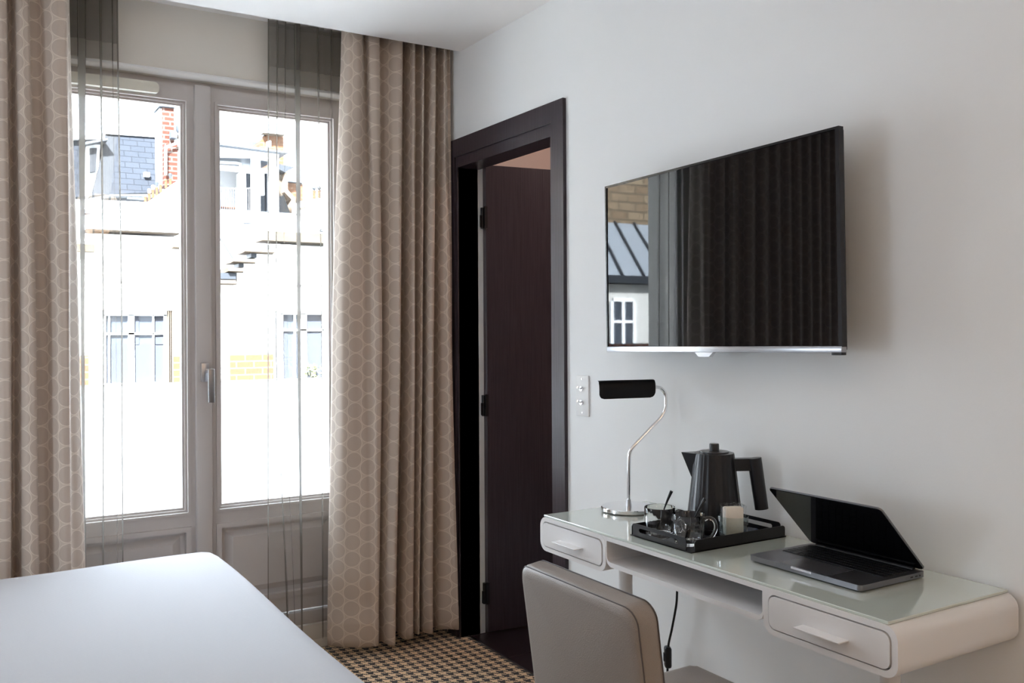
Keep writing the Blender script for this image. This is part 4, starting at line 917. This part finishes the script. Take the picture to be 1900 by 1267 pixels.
obj('ridge_band', epoly([(-300, 258), (200, 258), (200, 252), (-300, 240)], YS+1.2, 2.4), M_extw, ms, smooth=0)
obj('eaves_gutter', epoly([(150, 371), (205, 360), (301, 360), (301, 364), (205, 364), (150, 375)], YS-0.4, 0.4), M_zinc, ms, smooth=0)
obj('eaves_shade', ebox(236, 365, 268, 371, YS-0.5, 0.1), M_zinc, ms, smooth=0)
obj('slope_vent', ebox(268, 319, 278, 328, YS+0.1, 0.3), M_extf, ms, smooth=0)
# ---- brick chimney stack
YC = 27.0
cs = thing('chimney_stack', 'tall red brick chimney stack with white drainpipe', 'chimney', (E(312, 330, YC).x, YC, E(312, 345, YC).z))
obj('stack', ebox(301, 199, 324, 345, YC, 0.8), M_brick, cs, smooth=0)
obj('stack_flank', ebox(296, 201, 301.5, 345, YC+0.05, 0.7), M_extw, cs, smooth=0)
obj('stack_shoulder', ebox(305, 266, 330, 345, YC-0.2, 0.7), M_brick, cs, smooth=0)
obj('stack_cap', ebox(296, 195, 326, 199.5, YC-0.1, 1.0), M_zinc, cs, smooth=0)
obj('drainpipe', tube([E(329, 262, YC-0.35), E(324, 267, YC-0.35), E(310, 272, YC-0.35), E(307.5, 277, YC-0.35), E(307.5, 324, YC-0.35)], 0.035, 8), M_extf, cs)
cw = thing('metal_cowl', 'galvanised metal cowl fixed to the brick chimney stack', 'cowl', E(330, 258, YC-0.3))
obj('cowl_box', ebox(318, 243, 329, 256, YC-0.35, 0.3), M_zinc, cw, smooth=0)
obj('cowl_head', lathe([(0.06, 0), (0.09, 0.05), (0.09, 0.16), (0.06, 0.2), (0, 0.22)], E(332, 246, YC-0.2), 14), M_lead, cw)
obj('cowl_rod', tube([E(324, 248, YC-0.3), E(340, 254, YC-0.3)], 0.02, 6), M_zinc, cw)
# white gable with a row of chimney pots
gw = thing('gable_wall', 'white sloping gable wall below the row of chimney pots', 'wall', (E(330, 380, 25.6).x, 25.6, -4))
obj('gable', epoly([(262, 384), (268, 379), (300, 357), (322, 340), (345, 328), (402, 300), (402, 1100), (262, 1100)], 25.6, 0.5), M_roofw, gw, smooth=0)
obj('ledge_block', ebox(326, 256, 402, 310, 28.2, 1.0), M_extw, gw, smooth=0)
obj('ledge', ebox(326, 254, 402, 257.5, 28.0, 1.3), M_coping, gw, smooth=0)
obj('ledge', ebox(326, 276, 402, 279, 28.0, 0.3), M_coping, gw, smooth=0)
potm = None
for k, (u, v, hgt, cowl) in enumerate(((270, 378, 10, 0), (277, 375, 13, 1), (284, 369, 14, 1), (291, 364, 14, 2), (298, 359, 14, 0), (308, 351, 15, 0), (316, 346, 12, 2), (333, 336, 15, 1), (340, 331, 15, 2))):
    p = E(u, v-2.2, 25.8); s = 25.8/1684*0.95; r = 2.55*s; hh = hgt*s
    q = thing('chimney_pot', ('bare terracotta chimney pot in the row on the white sloping gable', 'terracotta chimney pot with a white cowl in the row on the sloping gable', 'terracotta chimney pot with a dark metal cowl in the row on the sloping gable')[cowl], 'chimney pot', p, 'chimney pots on the gable wall')
    obj('pot', lathe([(0, -0.005), (r, -0.005), (r*0.9, hh*0.8), (r*1.08, hh*0.84), (r*1.08, hh), (r*0.8, hh), (0, hh*0.9)], p, 12), M_pot, q)
    if cowl:
        obj('cowl', lathe([(r*0.9, hh+0.02), (r*1.3, hh+0.04), (r*1.2, hh+0.12), (0, hh+0.15)] if cowl == 1 else [(r*0.7, hh), (r*0.9, hh+0.06), (r*1.3, hh+0.10), (r*1.3, hh+0.14), (0, hh+0.16)], p, 12), M_extf if cowl == 1 else M_lead, q)
# ---- roof terrace
YT = 27.0
te = thing('roof_terrace', 'white roof terrace with columns railing and flat grey roof', 'building', (E(450, 400, YT).x, YT, E(450, 400, YT).z-3))
obj('terrace_base', ebox(395, 390, 520, 470, YT, 4), M_extw, te, smooth=0)
obj('roof_slab', epoly([(396, 262), (520, 279), (535, 281), (535, 284.5), (396, 267)], YT-0.5, 4.5), M_zinc, te, smooth=0)
obj('fascia', epoly([(396, 267), (519, 283), (516, 298), (473, 290), (396, 288)], YT-0.2, 0.4), M_extw, te, smooth=0)
for u0, u1, v0 in ((473, 483.5, 284), (505, 517.5, 290)): obj('column', ebox(u0, v0, u1, 395, YT-0.1, 0.5), M_extf, te, smooth=0)
obj('beam', epoly([(396, 304), (473, 312), (512, 312), (512, 318), (473, 319), (396, 310)], YT+0.2, 0.4), M_extw, te, smooth=0)
obj('soffit', epoly([(396, 288), (473, 292), (473, 306), (396, 303)], YT+2.2, 0.3), M_lead, te, smooth=0)
obj('back_wall', ebox(396, 312, 450, 392, YT+2.6, 0.3), M_extw, te, smooth=0)
obj('side_pillar', ebox(448, 318, 457, 392, YT+1.4, 0.6), M_extf, te, smooth=0)
obj('back_wall', ebox(457, 312, 505, 396, YT+2.0, 0.3), M_zinc, te, smooth=0)
obj('terrace_door', ebox(494, 316, 504, 395, YT+1.5, 0.2), M_lead, te, smooth=0)
obj('terrace_door', ebox(486, 316, 491, 362, YT+1.5, 0.2), M_extf, te, smooth=0)
for k in range(12): u = 397+k*4.0; obj('baluster', tube([E(u, 348, YT), E(u, 388, YT)], 0.012, 6), M_rail, te)
for k in range(4): u = 458+k*4.0; obj('baluster', tube([E(u, 350, YT+0.4), E(u, 390, YT+0.4)], 0.012, 6), M_rail, te)
obj('handrail', tube([E(396, 347, YT), E(444, 351, YT), E(472, 348, YT)], 0.018, 6), M_rail, te)
obj('planter', ebox(397, 382, 438, 387, YT+0.3, 0.3), M_pot, te, smooth=0)
obj('roof_pipe', tube([E(396, 300, YT+0.9), E(440, 302, YT+0.9), E(446, 304, YT+0.9), E(447, 310, YT+0.9)], 0.05, 8), M_extf, te)
# ---- brick chimney over the terrace
bc = thing('brick_chimney', 'orange brick chimney block rising over the terrace roof', 'chimney', (E(512, 290, 31).x, 31, E(512, 305, 31).z))
obj('stack', ebox(494, 248, 527.5, 470, 31.3, 1.2), M_peach, bc, smooth=0)
obj('stack_cap', ebox(489, 245.5, 530, 250, 30.9, 1.4), M_coping, bc, smooth=0)
obj('stack_flank', ebox(483, 252, 494, 275, 31.3, 1.0), M_peach, bc, smooth=0)
obj('flue', ebox(498, 261, 503, 272, 30.8, 0.3), M_extf, bc, smooth=0)
obj('roof_hatch', epoly([(451, 262), (466, 250), (490, 250), (484, 260), (478, 265)], 29.5, 1.2), M_zinc, bc, smooth=0)
# ---- rear house at the right of the terrace
rh_ = thing('rear_house', 'brown rendered house with slate skirt and pale chimney flank', 'building', (E(535, 390, 29).x, 29, E(535, 400, 29).z-3))
obj('wall', ebox(515, 308, 531, 420, 29, 1.6), M_coping, rh_, smooth=0)
obj('roof_overhang', epoly([(514, 303), (527, 306), (547, 310), (529, 320), (515, 312)], 28.6, 1.0), M_lead, rh_, smooth=0)
obj('slate_skirt', epoly([(516, 365), (526, 362), (538, 394), (516, 394)], 28.5, 0.6), M_slate2, rh_, smooth=0)
obj('flank', epoly([(528, 322), (534, 318), (534, 352), (548, 368), (548, 396), (541, 396), (541, 370), (528, 356)], 28.7, 0.6), mat('peach_render', (0.20, 0.135, 0.09, 1), 0.9), rh_, smooth=0)
obj('brick_block', ebox(534, 339, 562, 372, 29.3, 1.0), M_peach, rh_, smooth=0)
obj('block_cap', ebox(533, 336, 563, 340, 29.2, 1.2), M_zinc, rh_, smooth=0)
# white gable with three pots on the right
gr_ = thing('white_gable', 'white gable under the group of three capped chimney pots', 'wall', (E(600, 390, 26).x, 26, -4))
obj('gable', epoly([(566, 384), (592, 372), (640, 364), (700, 364), (700, 1100), (566, 1100)], 26, 0.6), M_roofw, gr_, smooth=0)
obj('gable_coping', epoly([(566, 383), (592, 370.5), (592, 373), (566, 386)], 25.9, 0.8), M_coping, gr_, smooth=0)
for u, v, hgt in ((583, 371, 16), (592.5, 369.5, 15), (602, 368.5, 18)):
    p = E(u, v-2.6, 26.3); s = 26.3/1684*0.95; r = 3.3*s; hh = hgt*s
    q = thing('chimney_pot', 'terracotta chimney pot in the group of three on the white gable', 'chimney pot', p, 'chimney pots on the right gable')
    obj('pot', lathe([(0, -0.005), (r, -0.005), (r*0.9, hh*0.8), (r*1.1, hh*0.84), (r*1.1, hh), (r*0.8, hh), (0, hh*0.9)], p, 12), M_pot, q)
    obj('cowl', lathe([(r*0.3, hh), (r*1.25, hh+0.06), (r*1.2, hh+0.09), (0, hh+0.12)], p, 12), M_lead, q)

# ---- house that shows in the television: cream wall, zinc roof, brick gable
def MR(u, v, y):
    d = ray(u, v); t = (tc_-CAM).dot(n2)/d.dot(n2); p = CAM+d*t; r = d-n2*(2*d.dot(n2)); return p+r*((y-p.y)/r.y)
YB2 = 17.0
zc = lambda v: MR(1180, v, YB2).z
xa, xb = MR(1420, 500, YB2).x, MR(1118, 500, YB2).x+1.5
nh = thing('zinc_roof_house', 'cream house with standing seam zinc roof and brick gable beside the courtyard', 'building', ((xa+xb)/2, YB2, -9))
obj('wall', box(xa, xb, YB2, YB2+5, -9, zc(528)), M_cream, nh, smooth=0)
obj('gutter', box(xa, xb, YB2-0.25, YB2+0.2, zc(527), zc(513)), M_lead, nh, smooth=0)
yr2 = YB2+2.6; zr2 = MR(1180, 416, yr2).z
bm = prism([(xa, YB2-0.1, zc(514)), (xa, yr2, zr2), (xa, yr2+0.2, zr2), (xa, yr2+0.2, zc(514))], (xb-xa, 0, 0)); obj('zinc_roof', bm, mat('bright_zinc', (0.20, 0.215, 0.235, 1), 0.5, spec=0.2), nh, smooth=0)
k = 0; x = xa+0.2
while x < xb:
    bm = tube([(x, YB2-0.1, zc(514)+0.03), (x-1.1, yr2, zr2+0.03)], 0.035, 5); obj('roof_seam', bm, M_lead, nh); x += 0.62
obj('brick_gable', box(xa, xb, yr2+0.25, yr2+3, zc(514), zr2+6), M_brickw, nh, smooth=0)
for u0, u1 in ((1136, 1172), (1215, 1250)):
    x0, x1 = sorted((MR(u0, 600, YB2).x, MR(u1, 600, YB2).x)); z0, z1 = zc(652), zc(560)
    wv_ = obj('window', box(x0, x1, YB2-0.02, YB2+0.05, z0, z1), M_extglass, nh, smooth=0)
    bm = B(); add_box(bm, x0-0.08, x0, YB2-0.06, YB2, z0, z1); add_box(bm, x1, x1+0.08, YB2-0.06, YB2, z0, z1); add_box(bm, x0, x1, YB2-0.06, YB2, z1, z1+0.08); xm = (x0+x1)/2; add_box(bm, xm-0.04, xm+0.04, YB2-0.06, YB2-0.02, z0, z1); zm = z0+(z1-z0)*0.6; add_box(bm, x0, x1, YB2-0.055, YB2-0.02, zm-0.03, zm+0.03)
    obj('window_bars', bm, M_extf, wv_, smooth=0)
obj('red_base', box(xa, xb, YB2-0.06, YB2, zc(800), zc(637)), M_brick, nh, smooth=0)
